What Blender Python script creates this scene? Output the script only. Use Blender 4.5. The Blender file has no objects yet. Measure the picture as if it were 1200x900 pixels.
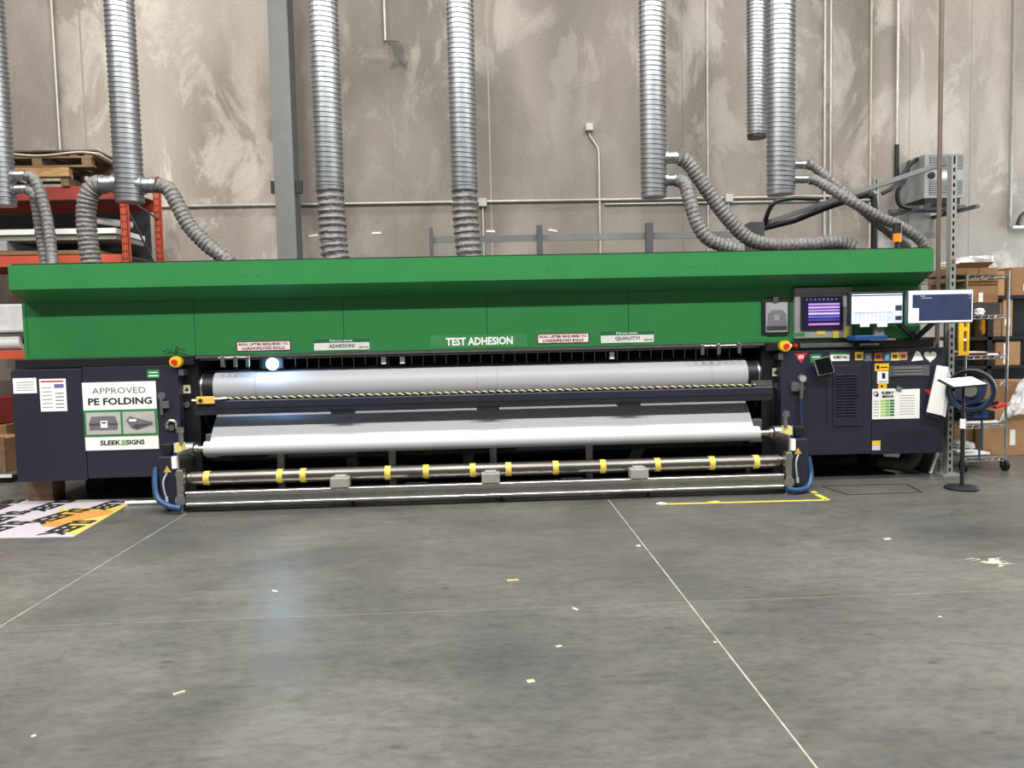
import bpy, math, random
from mathutils import Vector, Matrix
random.seed(7)
scene = bpy.context.scene
col = scene.collection
# ------------------------------------------------------------------ camera
F, YAW, PITCH, ROLL, H = 890.0, .040, math.radians(3.75), .0226, 1.58
_f = Vector((math.sin(YAW)*math.cos(PITCH), math.cos(YAW)*math.cos(PITCH), -math.sin(PITCH)))
_r = Vector((math.cos(YAW), -math.sin(YAW), 0)); _u = _r.cross(_f)
_r2 = _r*math.cos(ROLL) - _u*math.sin(ROLL); _u2 = _r*math.sin(ROLL) + _u*math.cos(ROLL)
cam_d = bpy.data.cameras.new('camera'); cam = bpy.data.objects.new('camera', cam_d); col.objects.link(cam)
cam_d.sensor_fit = 'HORIZONTAL'; cam_d.sensor_width = 36; cam_d.lens = F*36/1200; cam_d.clip_end = 200
cam.matrix_world = Matrix(((_r2.x, _u2.x, -_f.x, 0), (_r2.y, _u2.y, -_f.y, 0), (_r2.z, _u2.z, -_f.z, H), (0, 0, 0, 1)))
scene.camera = cam
# ------------------------------------------------------------------ light
w = bpy.data.worlds.new('world'); scene.world = w; w.use_nodes = True
w.node_tree.nodes['Background'].inputs[0].default_value = (.93, .96, 1, 1)
w.node_tree.nodes['Background'].inputs[1].default_value = .12
scene.view_settings.view_transform = 'Standard'; scene.view_settings.look = 'None'
scene.view_settings.gamma = 1; scene.view_settings.use_curve_mapping = False
scene.view_settings.exposure = 0.08
def area(name, loc, sx, sy, power, colr, rot=(0, 0, 0)):
    l = bpy.data.lights.new(name, 'AREA'); l.shape = 'RECTANGLE'; l.size = sx; l.size_y = sy; l.energy = power; l.color = colr
    o = bpy.data.objects.new(name, l); o.location = loc; o.rotation_euler = rot; col.objects.link(o); return o
# rows of linear high bay lamps under the ceiling
for ly, pw in ((1.1, 500), (5.8, 250), (10.4, 75)):
    for lx in (-8, -4, 0, 4, 8):
        area('high_bay_light', (lx, ly, 8.5), 1.3, .35, pw, (1, .98, .945))
# daylight through the open roller door in the right wall
area('door_daylight', (11.2, 9.7, 2.3), 3.2, 4.0, 260, (.74, .9, 1), (0, math.radians(90), 0))
# ------------------------------------------------------------------ measuring: a pixel of the photo on the depth plane y = Y, or on the floor
def at(px, py, Y):
    d = _f + _r2*((px-600)/F) - _u2*((py-450)/F); return Vector((0, 0, H)) + d*(Y/d.y)
def fl(px, py, z=0):
    d = _f + _r2*((px-600)/F) - _u2*((py-450)/F); return Vector((0, 0, H)) + d*((z-H)/d.z)
# ------------------------------------------------------------------ materials
def lin(c):
    def g(v):
        v /= 255.; return v/12.92 if v <= .04045 else ((v+.055)/1.055)**2.4
    return (g(c[0]), g(c[1]), g(c[2]), 1)
MATS = {}
def mat(name, c, rough=.5, metal=0, var=.12, scale=6, bump=0, coat=0, emit=0, alpha=1, bscale=None, spec=.5):
    if name in MATS: return MATS[name]
    m = bpy.data.materials.new(name); m.use_nodes = True; nt = m.node_tree; N = nt.nodes; L = nt.links
    b = N['Principled BSDF']; c = lin(c)
    g = N.new('ShaderNodeNewGeometry'); n = N.new('ShaderNodeTexNoise'); n.inputs['Scale'].default_value = scale; n.inputs['Detail'].default_value = 6
    L.new(g.outputs['Position'], n.inputs['Vector'])
    r = N.new('ShaderNodeValToRGB'); r.color_ramp.elements[0].position = .3; r.color_ramp.elements[1].position = .7
    r.color_ramp.elements[0].color = tuple(v*(1-var) for v in c[:3])+(1,); r.color_ramp.elements[1].color = tuple(min(1, v*(1+var)) for v in c[:3])+(1,)
    L.new(n.outputs['Fac'], r.inputs['Fac']); L.new(r.outputs['Color'], b.inputs['Base Color'])
    b.inputs['Roughness'].default_value = rough; b.inputs['Metallic'].default_value = metal
    b.inputs['Specular IOR Level'].default_value = spec
    if coat: b.inputs['Coat Weight'].default_value = coat
    if emit: L.new(r.outputs['Color'], b.inputs['Emission Color']); b.inputs['Emission Strength'].default_value = emit
    if alpha < 1: b.inputs['Alpha'].default_value = alpha
    if bump:
        n2 = N.new('ShaderNodeTexNoise'); n2.inputs['Scale'].default_value = bscale or scale*6; n2.inputs['Detail'].default_value = 4
        L.new(g.outputs['Position'], n2.inputs['Vector'])
        bp = N.new('ShaderNodeBump'); bp.inputs['Strength'].default_value = bump; bp.inputs['Distance'].default_value = .01
        L.new(n2.outputs['Fac'], bp.inputs['Height']); L.new(bp.outputs['Normal'], b.inputs['Normal'])
    MATS[name] = m; return m
def nodes_mat(name):
    m = bpy.data.materials.new(name); m.use_nodes = True; MATS[name] = m
    nt = m.node_tree
    return m, nt.nodes, nt.links, nt.nodes['Principled BSDF']
def ramp(N, L, src, stops):
    r = N.new('ShaderNodeValToRGB'); e = r.color_ramp.elements
    while len(e) < len(stops): e.new(.5)
    for i, (p, c) in enumerate(stops):
        e[i].position = p; e[i].color = c if len(c) == 4 else (*c, 1)
    L.new(src, r.inputs['Fac']); return r.outputs['Color']
def noise(N, L, vec, scale, detail=5, dist=0, rough=.55):
    n = N.new('ShaderNodeTexNoise'); n.inputs['Scale'].default_value = scale; n.inputs['Detail'].default_value = detail
    n.inputs['Distortion'].default_value = dist; n.inputs['Roughness'].default_value = rough; L.new(vec, n.inputs['Vector']); return n.outputs['Fac']
def mapping(N, L, vec, scale=(1, 1, 1), loc=(0, 0, 0)):
    mp = N.new('ShaderNodeMapping'); mp.inputs['Scale'].default_value = scale; mp.inputs['Location'].default_value = loc
    L.new(vec, mp.inputs['Vector']); return mp.outputs['Vector']
def mix(N, L, fac, a, b, mode='MIX'):
    x = N.new('ShaderNodeMix'); x.data_type = 'RGBA'; x.blend_type = mode
    if isinstance(fac, float): x.inputs[0].default_value = fac
    else: L.new(fac, x.inputs[0])
    for s, v in ((6, a), (7, b)):
        if isinstance(v, tuple): x.inputs[s].default_value = v
        else: L.new(v, x.inputs[s])
    return x.outputs[2]
def wall_material():
    m, N, L, b = nodes_mat('tilt_up_concrete')
    g = N.new('ShaderNodeNewGeometry').outputs['Position']
    base = ramp(N, L, noise(N, L, mapping(N, L, g, (.55, 1, .3)), 1.0, 6, .4), [(.28, lin((128, 122, 113))), (.5, lin((152, 144, 135))), (.72, lin((174, 166, 158)))])
    streak = ramp(N, L, noise(N, L, mapping(N, L, g, (1.0, 1, .55), (3, 0, 1)), 1.25, 10, .7, .66), [(.50, (0, 0, 0)), (.565, (.6, .6, .6)), (.72, (1, 1, 1))])
    patch = ramp(N, L, noise(N, L, mapping(N, L, g, (.28, 1, .2), (1, 0, 7)), 1.0, 3), [(.40, (.1, .1, .1)), (.56, (1, 1, 1))])
    k = mix(N, L, patch, (0, 0, 0, 1), streak)
    c = mix(N, L, k, base, lin((196, 189, 180)))
    dk = ramp(N, L, noise(N, L, mapping(N, L, g, (.9, 1, .35), (9, 0, 2)), 1.0, 6, .6), [(.56, (0, 0, 0)), (.75, (.5, .5, .5))])
    c = mix(N, L, dk, c, lin((112, 107, 100)))
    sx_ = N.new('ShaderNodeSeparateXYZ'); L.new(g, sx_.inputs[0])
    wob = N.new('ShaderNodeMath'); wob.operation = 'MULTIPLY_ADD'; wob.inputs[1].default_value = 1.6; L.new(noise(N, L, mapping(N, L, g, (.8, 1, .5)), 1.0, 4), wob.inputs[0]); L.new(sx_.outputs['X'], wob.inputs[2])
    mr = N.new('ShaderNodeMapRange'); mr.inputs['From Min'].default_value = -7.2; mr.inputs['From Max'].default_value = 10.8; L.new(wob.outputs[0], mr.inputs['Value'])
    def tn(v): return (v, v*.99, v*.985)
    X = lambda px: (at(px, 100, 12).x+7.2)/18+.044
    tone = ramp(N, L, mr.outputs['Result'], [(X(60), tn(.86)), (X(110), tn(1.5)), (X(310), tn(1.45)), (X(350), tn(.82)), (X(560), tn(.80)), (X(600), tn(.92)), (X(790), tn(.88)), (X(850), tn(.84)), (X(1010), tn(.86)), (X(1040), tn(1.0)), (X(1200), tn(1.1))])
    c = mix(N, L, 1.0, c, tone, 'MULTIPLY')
    fine = ramp(N, L, noise(N, L, g, 26, 6), [(.3, (.9, .9, .9)), (.7, (1.06, 1.06, 1.06))])
    c = mix(N, L, 1.0, c, fine, 'MULTIPLY')
    L.new(c, b.inputs['Base Color']); b.inputs['Roughness'].default_value = .72; b.inputs['Specular IOR Level'].default_value = .3
    bp = N.new('ShaderNodeBump'); bp.inputs['Strength'].default_value = .12; bp.inputs['Distance'].default_value = .01
    L.new(noise(N, L, g, 14, 7), bp.inputs['Height']); L.new(bp.outputs['Normal'], b.inputs['Normal'])
    return m
def floor_material():
    m, N, L, b = nodes_mat('polished_concrete')
    g = N.new('ShaderNodeNewGeometry').outputs['Position']
    base = ramp(N, L, noise(N, L, mapping(N, L, g, (.5, .6, 1)), 1.1, 7, .6), [(.3, lin((66, 66, 64))), (.5, lin((84, 83, 79))), (.72, lin((99, 98, 92)))])
    brush = ramp(N, L, noise(N, L, mapping(N, L, g, (2.2, 7, 1)), 1.4, 6, .8), [(.35, (.88, .88, .88)), (.65, (1.08, 1.08, 1.08))])
    c = mix(N, L, 1.0, base, brush, 'MULTIPLY')
    # long soft dark patch with a noisy edge in the middle of the floor
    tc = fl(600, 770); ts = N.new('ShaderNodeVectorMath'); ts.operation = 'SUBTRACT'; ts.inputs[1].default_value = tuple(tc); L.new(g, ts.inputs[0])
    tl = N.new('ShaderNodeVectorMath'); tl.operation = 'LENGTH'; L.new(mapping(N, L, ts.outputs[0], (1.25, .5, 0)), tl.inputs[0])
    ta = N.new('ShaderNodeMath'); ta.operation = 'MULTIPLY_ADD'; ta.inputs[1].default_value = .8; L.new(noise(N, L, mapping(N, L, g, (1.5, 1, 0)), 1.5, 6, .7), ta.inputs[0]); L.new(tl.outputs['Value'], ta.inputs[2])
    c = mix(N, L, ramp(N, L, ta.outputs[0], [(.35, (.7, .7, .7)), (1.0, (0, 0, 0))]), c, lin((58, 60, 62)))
    grit = ramp(N, L, noise(N, L, mapping(N, L, g, (8, 16, 1)), 1.6, 8, .6, .7), [(.36, (.78, .78, .78)), (.5, (1, 1, 1)), (.66, (1.16, 1.16, 1.14))])
    c = mix(N, L, 1.0, c, grit, 'MULTIPLY')
    v = N.new('ShaderNodeTexVoronoi'); v.inputs['Scale'].default_value = 5.5; L.new(mapping(N, L, g, (.62, 1.1, 0)), v.inputs['Vector'])
    sp = ramp(N, L, v.outputs['Distance'], [(.07, (.6, .6, .6)), (.14, (0, 0, 0))])
    pick = ramp(N, L, noise(N, L, mapping(N, L, g, (1, 1, 0), (4, 4, 0)), 1.6, 3), [(.4, (0, 0, 0)), (.52, (1, 1, 1))])
    c = mix(N, L, mix(N, L, 1.0, sp, pick, 'MULTIPLY'), c, lin((52, 52, 52)))
    v2 = N.new('ShaderNodeTexVoronoi'); v2.inputs['Scale'].default_value = 1.9; L.new(mapping(N, L, g, (1, 1, 0), (2.3, 5.1, 0)), v2.inputs['Vector'])
    sp2 = ramp(N, L, v2.outputs['Distance'], [(.014, (.9, .9, .9)), (.026, (0, 0, 0))])
    c = mix(N, L, sp2, c, lin((196, 194, 180)))
    # worn pale paint patch on the right, with a ragged outline of its own
    pc = fl(1162, 658)
    wn = N.new('ShaderNodeVectorMath'); wn.operation = 'SUBTRACT'; wn.inputs[1].default_value = tuple(pc); L.new(g, wn.inputs[0])
    ln = N.new('ShaderNodeVectorMath'); ln.operation = 'LENGTH'; L.new(mapping(N, L, wn.outputs[0], (1.35, 2.3, 0)), ln.inputs[0])
    ad = N.new('ShaderNodeMath'); ad.operation = 'MULTIPLY_ADD'; ad.inputs[1].default_value = -1.35
    L.new(noise(N, L, mapping(N, L, g, (3, 7, 0)), 2.2, 7, .8, .7), ad.inputs[0]); L.new(ln.outputs['Value'], ad.inputs[2])
    pm = ramp(N, L, ad.outputs[0], [(0.0, (.8, .8, .8)), (.02, (0, 0, 0))])
    mp_ = N.new('ShaderNodeMath'); mp_.operation = 'ADD'; mp_.inputs[1].default_value = .62; L.new(ad.outputs[0], mp_.inputs[0])
    pm = ramp(N, L, mp_.outputs[0], [(.0, (.85, .85, .85)), (.05, (0, 0, 0))])
    c = mix(N, L, pm, c, lin((205, 196, 172)))
    L.new(c, b.inputs['Base Color'])
    rr = ramp(N, L, noise(N, L, mapping(N, L, g, (.8, 1.6, 1)), 2.0, 6, .5), [(.3, (.27, .27, .27)), (.7, (.44, .44, .44))])
    L.new(rr, b.inputs['Roughness']); b.inputs['Specular IOR Level'].default_value = .5
    bp = N.new('ShaderNodeBump'); bp.inputs['Strength'].default_value = .05; bp.inputs['Distance'].default_value = .01
    L.new(noise(N, L, g, 9, 5), bp.inputs['Height']); L.new(bp.outputs['Normal'], b.inputs['Normal'])
    return m
def wood_material(name, c1, c2):
    m, N, L, b = nodes_mat(name)
    g = N.new('ShaderNodeTexCoord').outputs['Object']
    L.new(ramp(N, L, noise(N, L, mapping(N, L, g, (2, 14, 14)), 2.2, 6, 1.2), [(.3, lin(c1)), (.7, lin(c2))]), b.inputs['Base Color'])
    b.inputs['Roughness'].default_value = .7; return m
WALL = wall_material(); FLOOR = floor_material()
WOOD = wood_material('pale_pine', (150, 112, 70), (205, 166, 112)); WOOD_D = wood_material('weathered_pine', (92, 74, 56), (140, 114, 84))
GREEN = mat('green_paint', (48, 122, 68), .3, var=.04, scale=3)
NAVY = mat('slate_blue_paint', (34, 36, 51), .45, var=.06, scale=3, bump=.03, bscale=300)
BLACK = mat('black_metal', (22, 23, 27), .45, var=.15)
DARK = mat('dark_recess', (16, 18, 26), .6, var=.2)
BEAMM = mat('dark_beam_paint', (34, 37, 50), .4, var=.1)
WHITE = mat('white_media', (184, 184, 187), .45, var=.015, scale=2)
PAPER = mat('white_paper', (236, 236, 234), .6, var=.02)
ALU = mat('aluminium', (198, 196, 192), .32, 1, var=.06, scale=20)
STEEL = mat('brushed_steel', (165, 163, 160), .35, 1, var=.12, scale=14)
GALV = mat('galvanised_steel', (150, 154, 158), .36, .9, var=.14, scale=9)
HOSE = mat('grey_hose_fabric', (112, 110, 108), .5, .25, var=.25, scale=24, bump=.9, bscale=60)
GREY = mat('grey_paint', (116, 118, 118), .5, var=.06)
GREYD = mat('dark_grey_paint', (84, 86, 88), .5, var=.08)
COLM = mat('column_grey', (118, 119, 118), .5, var=.05)
RED = mat('rack_orange_red', (196, 84, 58), .5, var=.1)
RED_D = mat('rack_beam_red', (150, 52, 44), .5, var=.12)
YEL = mat('yellow_plastic', (240, 190, 40), .4, var=.05)
YTAPE = mat('yellow_tape', (206, 184, 74), .5, var=.08, scale=20)
CARD = mat('cardboard', (140, 104, 70), .75, var=.08, scale=10)
CARD2 = mat('cardboard_pale', (160, 124, 88), .75, var=.08, scale=10)
BLUE = mat('blue_plastic', (26, 70, 130), .4, var=.1)
BLUE_D = mat('blue_hose', (34, 66, 104), .4, var=.12, scale=20)
REDP = mat('red_plastic', (196, 36, 36), .4, var=.05)
INK = mat('black_ink', (18, 18, 18), .6, var=.0)
INKG = mat('grey_ink', (120, 122, 124), .6, var=.05)
INKR = mat('dark_red_ink', (112, 26, 36), .6, var=.03)
INKGR = mat('green_ink', (36, 122, 62), .55, var=.03)
INKGRD = mat('deep_green_ink', (22, 92, 58), .55, var=.03)
ORANGE = mat('orange_plastic', (228, 140, 30), .4, var=.05)
BROWN = mat('brown_paint', (98, 82, 72), .5, var=.12)
JOINT = mat('joint_filler', (150, 146, 130), .7, var=.4, scale=7)
SEAL = mat('joint_sealant', (170, 162, 148), .7, var=.08)
PLASTIC = mat('clear_wrap', (225, 228, 230), .25, var=.1, scale=12, alpha=.45, bump=.6, bscale=14)
RUBBER = mat('black_rubber', (20, 20, 21), .6, var=.15)
# ------------------------------------------------------------------ mesh helpers
WO = {}
class MB:
    def __init__(s): s.v = []; s.f = []
    def add(s, vs, fs):
        o = len(s.v); s.v += [Vector(p) for p in vs]; s.f += [tuple(i+o for i in f) for f in fs]; return s
    def box(s, x0, x1, y0, y1, z0, z1):
        return s.add([(x0, y0, z0), (x1, y0, z0), (x1, y1, z0), (x0, y1, z0), (x0, y0, z1), (x1, y0, z1), (x1, y1, z1), (x0, y1, z1)],
                     [(3, 2, 1, 0), (4, 5, 6, 7), (0, 1, 5, 4), (1, 2, 6, 5), (2, 3, 7, 6), (3, 0, 4, 7)])
    def obox(s, c, sz, rot=None):
        R = rot or Matrix.Identity(3); c = Vector(c); h = [v/2 for v in sz]
        return s.add([c+R@Vector((a*h[0], b*h[1], d*h[2])) for d in (-1, 1) for a, b in ((-1, -1), (1, -1), (1, 1), (-1, 1))],
                     [(3, 2, 1, 0), (4, 5, 6, 7), (0, 1, 5, 4), (1, 2, 6, 5), (2, 3, 7, 6), (3, 0, 4, 7)])
    def bar(s, p0, p1, wd, ht, up=(0, 0, 1)):
        p0 = Vector(p0); p1 = Vector(p1); d = (p1-p0).normalized(); sd = d.cross(Vector(up))
        if sd.length < 1e-4: sd = d.cross(Vector((1, 0, 0)))
        sd.normalize(); u = sd.cross(d)
        R = Matrix((d, sd, u)).transposed()
        return s.obox((p0+p1)/2, ((p1-p0).length, wd, ht), R)
    def cyl(s, p0, p1, r, n=16, r2=None):
        return s.tube([p0, p1], [r, r if r2 is None else r2], n)
    def tube(s, path, rad, n=12, caps=True):
        P = [Vector(p) for p in path]; m = len(P)
        R = rad if isinstance(rad, (list, tuple)) else [rad]*m
        T = []
        for i in range(m):
            a = P[max(0, i-1)]; b = P[min(m-1, i+1)]; t = b-a
            T.append(t.normalized() if t.length > 1e-9 else (T[-1] if T else Vector((0, 0, 1))))
        nrm = T[0].orthogonal().normalized(); vs = []; fs = []
        for i in range(m):
            nrm = nrm - T[i]*nrm.dot(T[i])
            nrm.normalize(); bn = T[i].cross(nrm)
            for k in range(n):
                a = 2*math.pi*k/n; vs.append(P[i]+(nrm*math.cos(a)+bn*math.sin(a))*R[i])
        for i in range(m-1):
            for k in range(n):
                k2 = (k+1) % n; fs.append((i*n+k, i*n+k2, (i+1)*n+k2, (i+1)*n+k))
        if caps: fs.append(tuple(range(n-1, -1, -1))); fs.append(tuple((m-1)*n+k for k in range(n)))
        return s.add(vs, fs)
    def prism(s, poly, lo, hi, ax='x'):
        def mk(a, b, t): return (t, a, b) if ax == 'x' else ((a, t, b) if ax == 'y' else (a, b, t))
        n = len(poly)
        vs = [mk(a, b, lo) for a, b in poly]+[mk(a, b, hi) for a, b in poly]
        fs = [(i, (i+1) % n, (i+1) % n+n, i+n) for i in range(n)]+[tuple(range(n-1, -1, -1)), tuple(range(n, 2*n))]
        return s.add(vs, fs)
    def strip(s, prof, lo, hi, th):
        # extruded curve in (y,z) with thickness
        n = len(prof); off = []
        for i in range(n):
            a = Vector(prof[max(0, i-1)]); b = Vector(prof[min(n-1, i+1)]); t = (b-a).normalized(); off.append(Vector((-t.y, t.x))*th)
        poly = [tuple(p) for p in prof]+[tuple(Vector(prof[i])+off[i]) for i in range(n-1, -1, -1)]
        vs = [(lo, a, b) for a, b in poly]+[(hi, a, b) for a, b in poly]; m = len(poly)
        fs = [(i, (i+1) % m, (i+1) % m+m, i+m) for i in range(m)]
        for base in (0, m):
            for i in range(n-1): fs.append((base+i, base+i+1, base+m-2-i, base+m-1-i))
        return s.add(vs, fs)
    def build(s, name, material, parent=None, smooth=False, bevel=0, kind=None, label=None):
        me = bpy.data.meshes.new(name)
        xs = [p.x for p in s.v]; ys = [p.y for p in s.v]; zs = [p.z for p in s.v]
        o0 = Vector(((min(xs)+max(xs))/2, (min(ys)+max(ys))/2, min(zs)))
        me.from_pydata([p-o0 for p in s.v], [], s.f); me.materials.append(material)
        import bmesh
        bm = bmesh.new(); bm.from_mesh(me); bmesh.ops.recalc_face_normals(bm, faces=bm.faces); bm.to_mesh(me); bm.free()
        if smooth:
            for p in me.polygons: p.use_smooth = True
            me.set_sharp_from_angle(angle=math.radians(42))
        o = bpy.data.objects.new(name, me); col.objects.link(o)
        WO[o.name] = o0
        if parent: o.parent = parent; o.location = o0-WO[parent.name]
        else: o.location = o0
        if bevel:
            bv = o.modifiers.new('bevel', 'BEVEL'); bv.width = bevel; bv.segments = 2; bv.limit_method = 'ANGLE'
        if kind: o['kind'] = kind
        if label: o['label'] = label
        return o
def thing(name, label, cat, loc, group=None):
    o = bpy.data.objects.new(name, None); col.objects.link(o); o.location = loc; o.empty_display_size = .1
    WO[o.name] = Vector(loc); return tag(o, label, cat, group)
def tag(o, label, cat, group=None):
    o['label'] = label; o['category'] = cat
    if group: o['group'] = group
    return o
def struct(o): o['kind'] = 'structure'; return o
def piece(src, delta, parent):          # a copy of a part, shifted, sharing its mesh
    c = src.copy(); col.objects.link(c); WO[c.name] = WO[src.name]+Vector(delta)
    c.parent = parent; c.location = WO[c.name]-WO[parent.name]; return c
def copy_tree(root, delta, label, parent=None):
    c = root.copy(); col.objects.link(c); WO[c.name] = WO[root.name]+Vector(delta)
    if parent is None: c.location = root.location+Vector(delta); c['label'] = label
    else: c.parent = parent
    for ch in list(root.children): copy_tree(ch, delta, None, c)
    return c
def spline(pts, step=.02):
    P = [Vector(p) for p in pts]; P = [P[0]*2-P[1]]+P+[P[-1]*2-P[-2]]; out = []
    for i in range(1, len(P)-2):
        n = max(2, int((P[i+1]-P[i]).length/step))
        for k in range(n):
            t = k/n; a, b, c, d = P[i-1], P[i], P[i+1], P[i+2]
            out.append(.5*((2*b)+(c-a)*t+(2*a-5*b+4*c-d)*t*t+(3*b-a-3*c+d)*t**3))
    out.append(P[-2]); return out
_tc = {}
def txt(s, x0, x1, z0, z1, y, material, parent, bold=.02, name='lettering', fn=None, line=False):
    # flat lettering fitted into a box on a surface facing the viewer (or mapped by fn(u,v,d))
    cu = bpy.data.curves.new('t', 'FONT'); cu.body = s; cu.offset = bold; cu.resolution_u = 2; cu.extrude = 0
    ob = bpy.data.objects.new('t', cu); col.objects.link(ob)
    dg = bpy.context.evaluated_depsgraph_get(); me0 = bpy.data.meshes.new_from_object(ob.evaluated_get(dg))
    V = [tuple(v.co) for v in me0.vertices]; Fc = [tuple(p.vertices) for p in me0.polygons]
    bpy.data.objects.remove(ob); bpy.data.curves.remove(cu); bpy.data.meshes.remove(me0)
    if not V: return
    a0 = min(v[0] for v in V); a1 = max(v[0] for v in V); b0 = min(v[1] for v in V); b1 = max(v[1] for v in V)
    if fn is None: fn = lambda u, v: (x0+(x1-x0)*u, y, z0+(z1-z0)*v)
    m = MB(); m.add([fn((v[0]-a0)/(a1-a0), (v[1]-b0)/(b1-b0)) for v in V], Fc)
    me = bpy.data.meshes.new(name); o0 = m.v[0].copy()
    me.from_pydata([p-o0 for p in m.v], [], m.f); me.materials.append(material)
    o = bpy.data.objects.new(name, me); col.objects.link(o); WO[o.name] = o0
    o.parent = parent; o.location = o0-WO[parent.name]; return o
def rect(px0, py0, px1, py1, Y):
    # pixel rectangle on plane Y -> x0,x1,z0,z1 (upright in the world)
    a = at((px0+px1)/2, py0, Y).z; b = at((px0+px1)/2, py1, Y).z
    return at(px0, (py0+py1)/2, Y).x, at(px1, (py0+py1)/2, Y).x, b, a
def board(name, R, Y, material, th=.006, bevel=0, parent=None):
    return MB().box(R[0], R[1], Y-th, Y, R[2], R[3]).build(name, material, parent, bevel=bevel)
def sub(R, u0, u1, v0, v1):
    return (R[0]+(R[1]-R[0])*u0, R[0]+(R[1]-R[0])*u1, R[2]+(R[3]-R[2])*v0, R[2]+(R[3]-R[2])*v1)
def flat(name, R, Y, material, parent, th=.002):
    return MB().box(R[0], R[1], Y-th, Y, R[2], R[3]).build(name, material, parent)
# ================================================================== the setting
fo = struct(MB().box(-14, 14, -8, 12, -.2, -.0012).build('floor', JOINT))
XJ = [-10.6, -6.68, -2.75, 1.17, 5.1, 9.0, 13]; YJ = [-7.9, -3.4, .45, 4.29, 8.2, 12]
for i in range(len(XJ)-1):
    for j in range(len(YJ)-1):
        gx = .009; gy = .006
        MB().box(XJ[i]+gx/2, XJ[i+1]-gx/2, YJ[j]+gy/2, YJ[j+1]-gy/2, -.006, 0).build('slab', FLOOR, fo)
wb = struct(MB().box(-14, 11.6, 12.007, 12.3, 0, 9).build('wall_back', SEAL))
WX = [(-14, .0), (-5.9, .026), (-1.28, .006), (.22, .024), (3.24, .006), (6.25, .03), (6.87, .008), (7.86, .008), (11.6, 0)]
for (a, ga), (b, gb) in zip(WX[:-1], WX[1:]):
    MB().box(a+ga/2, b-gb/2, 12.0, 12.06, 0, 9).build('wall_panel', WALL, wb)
struct(MB().box(-14, 14, -8, 12.3, 9, 9.1).build('ceiling', mat('ceiling_white', (205, 203, 198), .8)))
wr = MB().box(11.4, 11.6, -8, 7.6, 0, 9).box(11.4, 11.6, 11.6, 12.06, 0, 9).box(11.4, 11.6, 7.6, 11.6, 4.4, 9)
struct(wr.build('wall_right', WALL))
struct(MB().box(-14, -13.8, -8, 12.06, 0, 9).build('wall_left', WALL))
# steel column in front of the wall
t = thing('steel_column', 'tall grey steel column standing against the concrete wall', 'column', (-2.8, 11.6, 0))
MB().box(-2.95, -2.67, 11.4, 11.425, 0, 8.99).box(-2.95, -2.67, 11.775, 11.8, 0, 8.99).box(-2.82, -2.80, 11.425, 11.775, 0, 8.99).build('shaft', COLM, t)
MB().box(-2.69, -2.67, 11.425, 11.775, 0, 8.99).box(-2.95, -2.93, 11.425, 11.775, 0, 8.99).build('side_plate', GREYD, t)
for xx in (-2.985, -2.60):
    MB().box(xx-.035 if xx < -2.9 else xx-.07, xx+.035, 11.44, 11.5, 3.72, 3.9).build('bracket', BLACK, t)

# ================================================================== the printer
printer = thing('wide_format_printer', 'huge green and slate roll printer filling the middle of the hall', 'printer', (0, 8, 0))
XL, XR = -4.43, 4.50
pf = [(7.4, 2.335), (7.4, 2.105), (7.655, 1.985), (9.3, 1.985), (9.3, 2.335)]
hood = MB().prism(pf, XL, XR).build('hood', GREEN, printer)
MB().box(XL+.02, XR-.02, 7.42, 9.28, 2.335, 2.347).build('hood_cap', BLACK, hood)
screw = None
for px, py in ((287, 322), (297, 343), (303, 322), (642, 315), (668, 314), (813, 312), (838, 311)):
    p = at(px, py, 7.4)
    if p.z > 2.11:
        if not screw: screw = MB().cyl((p.x, 7.396, p.z), (p.x, 7.402, p.z), .008, 8).build('screw', ALU, hood)
        else: piece(screw, Vector((p.x, 7.396, p.z))-Vector((WO[screw.name].x, 7.396, WO[screw.name].z+.008)), hood)
# lower green front, panel by panel
PX = [-4.435, -2.82, -1.36, .07, 1.50, 2.93]
PZ0, PZ1 = 1.44, 1.985
MB().box(-4.475, -4.44, 7.655, 9.2, PZ0, PZ1).build('corner_post', GREEN, printer)
for a, b in zip(PX[:-1], PX[1:]):
    MB().box(a+.002, b-.002, 7.65, 7.69, PZ0, PZ1).build('front_panel', GREEN, printer, bevel=.002)
MB().box(2.932, 4.52, 7.66, 7.69, PZ0, PZ1).build('front_panel', GREEN, printer, bevel=.002)
MB().box(4.49, 4.525, 7.655, 9.2, PZ0, PZ1).build('corner_post', GREEN, printer)
MB().box(-4.44, 4.49, 7.70, 9.25, 1.44, 1.98).build('core_body', DARK, printer)
# dark interior
inn = MB().box(-2.99, 3.04, 8.55, 9.2, .12, 1.44).box(-2.99, 3.04, 7.72, 9.2, 1.42, 1.445)
inn.build('inner_back', DARK, printer)
MB().box(-2.99, -2.835, 7.72, 9.2, .25, 1.42).build('side_plate', BLACK, printer)
MB().box(2.89, 3.04, 7.72, 9.2, .25, 1.42).build('side_plate', BLACK, printer)
MB().box(-2.83, 2.9, 7.655, 7.70, 1.408, 1.438).build('edge_strip', STEEL, printer)
MB().box(-2.83, 2.9, 8.02, 8.5, 1.235, 1.27).build('platen', STEEL, printer)
MB().box(-2.83, 2.9, 7.78, 7.80, 1.385, 1.395).build('guide_rail', STEEL, printer)
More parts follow.
